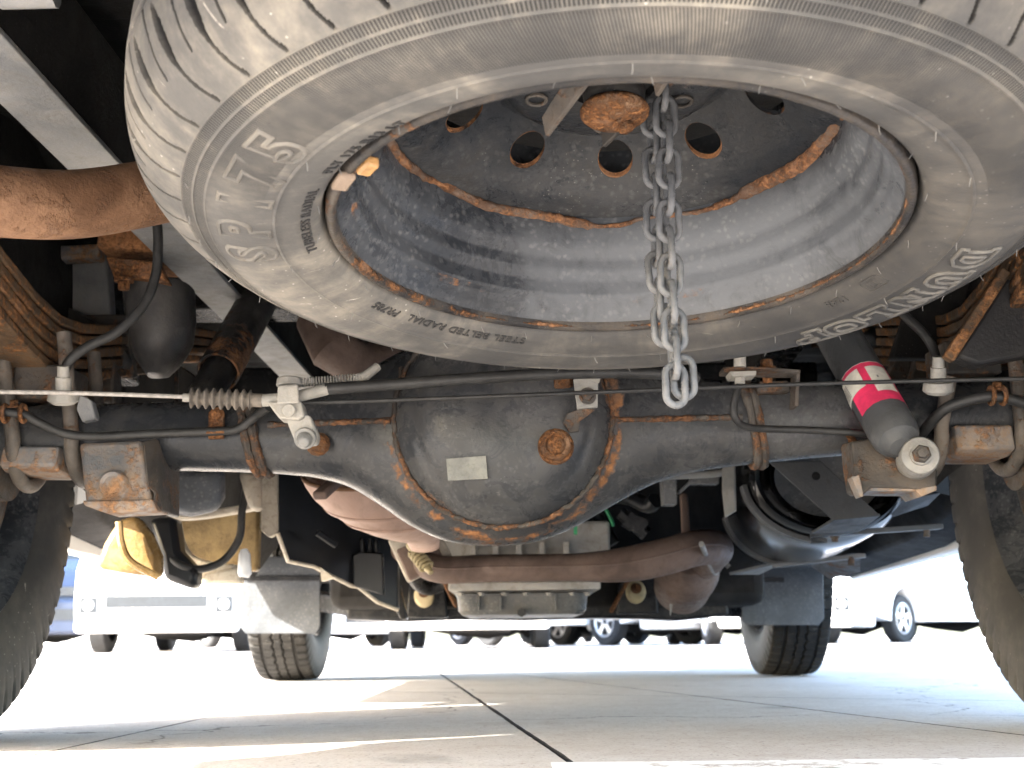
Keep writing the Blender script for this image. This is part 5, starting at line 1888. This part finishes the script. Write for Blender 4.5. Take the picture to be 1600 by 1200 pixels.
def parked_car(label, x, y, ang, paint, kind='van', L=4.2, Wd=1.66, Ht=1.95, fog=False, group='cars parked beyond the van'):
    root = thing('parked_car', label, 'car', (0, 0, 0), group)
    hw = Wd / 2
    # the car's nose points to -Y
    if kind == 'van':
        sidep = [(-L / 2, 0.32), (-L / 2 - 0.04, 0.50), (-L / 2 - 0.01, 0.80), (-L / 2 + 0.12, 1.05), (-L / 2 + 0.62, 1.75), (-L / 2 + 0.95, Ht), (L / 2 - 0.15, Ht), (L / 2, 1.7), (L / 2, 0.35)]
    elif kind == 'suv':
        sidep = [(-L / 2, 0.34), (-L / 2 - 0.05, 0.52), (-L / 2, 0.78), (-L / 2 + 0.20, 0.95), (-L / 2 + 1.05, 1.06), (-L / 2 + 1.75, Ht - 0.06), (-L / 2 + 2.2, Ht), (L / 2 - 0.5, Ht - 0.05), (L / 2, 1.15), (L / 2, 0.36)]
    else:
        sidep = [(-L / 2, 0.26), (-L / 2 - 0.05, 0.45), (-L / 2 + 0.02, 0.68), (-L / 2 + 0.9, 0.90), (-L / 2 + 1.6, Ht - 0.03), (-L / 2 + 2.2, Ht), (L / 2 - 0.7, Ht - 0.1), (L / 2, 0.98), (L / 2, 0.30)]
    wy = (-L / 2 + 0.72, L / 2 - 0.72)
    r = 0.31
    z0 = 0.24
    bot = []
    for yc in (wy[1], wy[0]):
        bot += [(yc + (r + .06) * math.cos(t), z0 - .02 + (r + .12) * math.sin(t) * 1.0 + 0.06) for t in [PI * k / 10 for k in range(11)]]
    poly = sidep + [(b, max(z0, c)) for b, c in bot]
    # outline at several offsets across the width, drawn in towards the roof
    q = MB()
    rings = []
    for xo in (-1, -0.96, -0.8, 0.8, 0.96, 1):
        sh_ = 0 if abs(xo) < 0.97 else 0.03
        ring = []
        for (yy, zz) in poly:
            nar = 1 - 0.10 * max(0, (zz - 0.95)) if True else 1
            ring.append(V(xo * hw * nar, yy * (1 - sh_ * 0.4), zz - (sh_ if zz > 0.9 else 0)))
        rings.append(ring)
    q.loft(rings)
    obj('body', q, paint, root, angle=40)
    q = MB()
    q.box((0, 0, 0.35), (Wd * 0.80, L * 0.9, 0.13))
    obj('underbody', q, M['carunder'], root)
    for yc, zz, ww in ((-L / 2 + 0.72, 0.24, 0.10), (L / 2 - 0.72, 0.26, 0.14)):
        q = MB()
        q.tube([V(-hw + 0.2, yc, zz + 0.03), V(-0.2, yc, zz - 0.02), V(0.2, yc, zz - 0.04), V(hw - 0.2, yc, zz + 0.03)], [0.04, 0.07, 0.10, 0.04], 10)
        obj('axle', q, M['carunder'], root)
    q = MB()
    q.box((0.1, -L / 2 + 0.5, 0.22), (Wd * 0.4, 0.5, 0.10))
    obj('engine_guard', q, M['carunder'], root, bev=0.02)
    for yc in wy:
        for sx in (-1, 1):
            car_wheel(root, sx * (hw - 0.10), yc, r, 0.18, sx)
    # windscreen, side windows
    def quad(name, pts, mat, par=root, th=0.012):
        q = MB()
        n_ = (pts[1] - pts[0]).cross(pts[2] - pts[0]).normalized()
        q.prism([p + n_ * 0.004 for p in pts], n_ * th)
        return obj(name, q, mat, par)
    if kind == 'van':
        w0, w1 = (-L / 2 + 0.16, 1.10), (-L / 2 + 0.60, 1.70)
    elif kind == 'suv':
        w0, w1 = (-L / 2 + 1.10, 1.08), (-L / 2 + 1.72, Ht - 0.08)
    else:
        w0, w1 = (-L / 2 + 0.98, 0.93), (-L / 2 + 1.58, Ht - 0.05)
    quad('windscreen', [V(-hw * .86, w0[0], w0[1]), V(hw * .86, w0[0], w0[1]), V(hw * .78, w1[0], w1[1]), V(-hw * .78, w1[0], w1[1])], M['glass'])
    for sx in (-1, 1):
        xs = sx * hw * (1 - 0.10 * 0.3)
        xt = sx * hw * (1 - 0.10 * (Ht - 1.15))
        ys = w1[0] + 0.15
        for (ya, yb) in ((ys, ys + 0.75), (ys + 0.83, min(L / 2 - 0.35, ys + 1.75))):
            pts = [V(xs, ya, 1.12 if kind != 'sedan' else 0.98), V(xs, yb, 1.12 if kind != 'sedan' else 0.98), V(xt, yb, Ht - 0.22), V(xt, ya + 0.12, Ht - 0.22)]
            quad('side_window', pts if sx > 0 else pts[::-1], M['glass'])
    fy = -L / 2 - 0.05
    q = MB()
    q.box((0, fy + 0.02, 0.395), (Wd * 0.97, 0.14, 0.39))
    bp = obj('bumper', q, paint, root, bev=0.04)
    q = MB()
    q.box((0, fy - 0.045, 0.50 if kind == 'van' else 0.42), (Wd * 0.60, 0.03, 0.12))
    obj('intake', q, M['grille'], bp)
    q = MB()
    gz = 0.85 if kind == 'van' else 0.68
    q.box((0, fy + 0.01, gz), (Wd * 0.55, 0.08, 0.10))
    gr = obj('grille', q, M['grille'], root)
    for z in (gz - 0.025, gz + 0.025):
        q = MB()
        q.box((0, fy - 0.022, z), (Wd * 0.53, 0.012, 0.014))
        obj('grille_bar', q, M['alloy'], gr)
    q = MB()
    q.box((0, fy - 0.068, 0.52 if kind != 'van' else 0.70), (0.33, 0.012, 0.165))
    obj('number_plate', q, M['lamp'], root)
    for sx in (-1, 1):
        q = MB()
        q.box((sx * hw * 0.76, fy + 0.05, gz + 0.06), (0.30, 0.14, 0.17))
        obj('headlight', q, M['lamp'], root, bev=0.03)
        if fog:
            q = MB()
            q.lathe(lambda rr, a, h: V(sx * hw * 0.80 + rr * math.cos(a), fy - 0.065 - h, 0.47 + rr * math.sin(a)), [(0.0, 0.012), (0.05, 0.012), (0.055, 0.0)], 20)
            obj('fog_lamp', q, M['lamp'], root)
            q = MB()
            q.box((sx * hw * 0.80, fy - 0.05, 0.47), (0.17, 0.03, 0.16))
            obj('fog_lamp_surround', q, M['grille'], root)
    root.location = (x, y, 0)
    root.rotation_euler = (0, 0, ang)
    return root

def front_at(pxx, Yf, label, ang, paint, kind, L=4.2, **kw):
    """a car whose nose stands at distance Yf where the photograph shows it"""
    x = P(pxx, 1000, Yf).x
    return parked_car(label, x - math.sin(ang) * L / 2, Yf + math.cos(ang) * L / 2, ang, paint, kind, L=L, **kw)
front_at(246, 12.9, 'white van facing the camera with round fog lamps between rear tyre and mud flap', 0.03, M['white'], 'van', fog=True)
front_at(55, 14.6, 'dark blue car half hidden behind the near rear tyre', 0.30, M['bluecar'], 'suv', Ht=1.7)
front_at(731, 13.4, 'white car seen head on beneath the middle of the gearbox', 0.0, M['white'], 'suv', Ht=1.75, Wd=1.74)
front_at(575, 20, 'white car glimpsed beyond the front wheel under the half sunlit flap', 0.75, M['white'], 'sedan', Ht=1.5)
front_at(905, 27, 'small white car farthest away straight beyond the exhaust bend', 0.1, M['white'], 'suv', Ht=1.6)
front_at(985, 19.5, 'white car angled beneath the catalyst, second from the farther front wheel', 0.62, M['white'], 'van')
front_at(1075, 17.0, 'white car angled beside the farther front wheel beneath the catalyst', 0.62, M['white'], 'suv', Ht=1.7)
front_at(1228, 15.5, 'white car facing the camera behind the pale grey mud flap', 0.05, M['white'], 'van', fog=True)
parked_car('white estate car with alloy wheels showing its side before the rear tyre', 5.5, 18.53, -0.785, M['white'], 'suv', Ht=1.7, L=4.3)

bl = thing('far_building', 'low pale building with blue and green bands beyond the parked cars', 'building', (-20, 52, 0))
q = MB()
q.box((-20, 52, 3.0), (30, 8, 6.0))
obj('wall', q, M['white'], bl)
for k, (z, m) in enumerate(((1.6, 'bluecar'), (2.6, 'glass'), (3.7, 'green'), (4.7, 'bluecar'))):
    q = MB()
    q.box((-20, 47.97, z), (29, 0.08, 0.45))
    obj('window_band', q, M[m], bl)
q = MB()
q.box((-20, 52, 6.1), (31, 9, 0.3))
obj('roof', q, M['greycar'], bl)
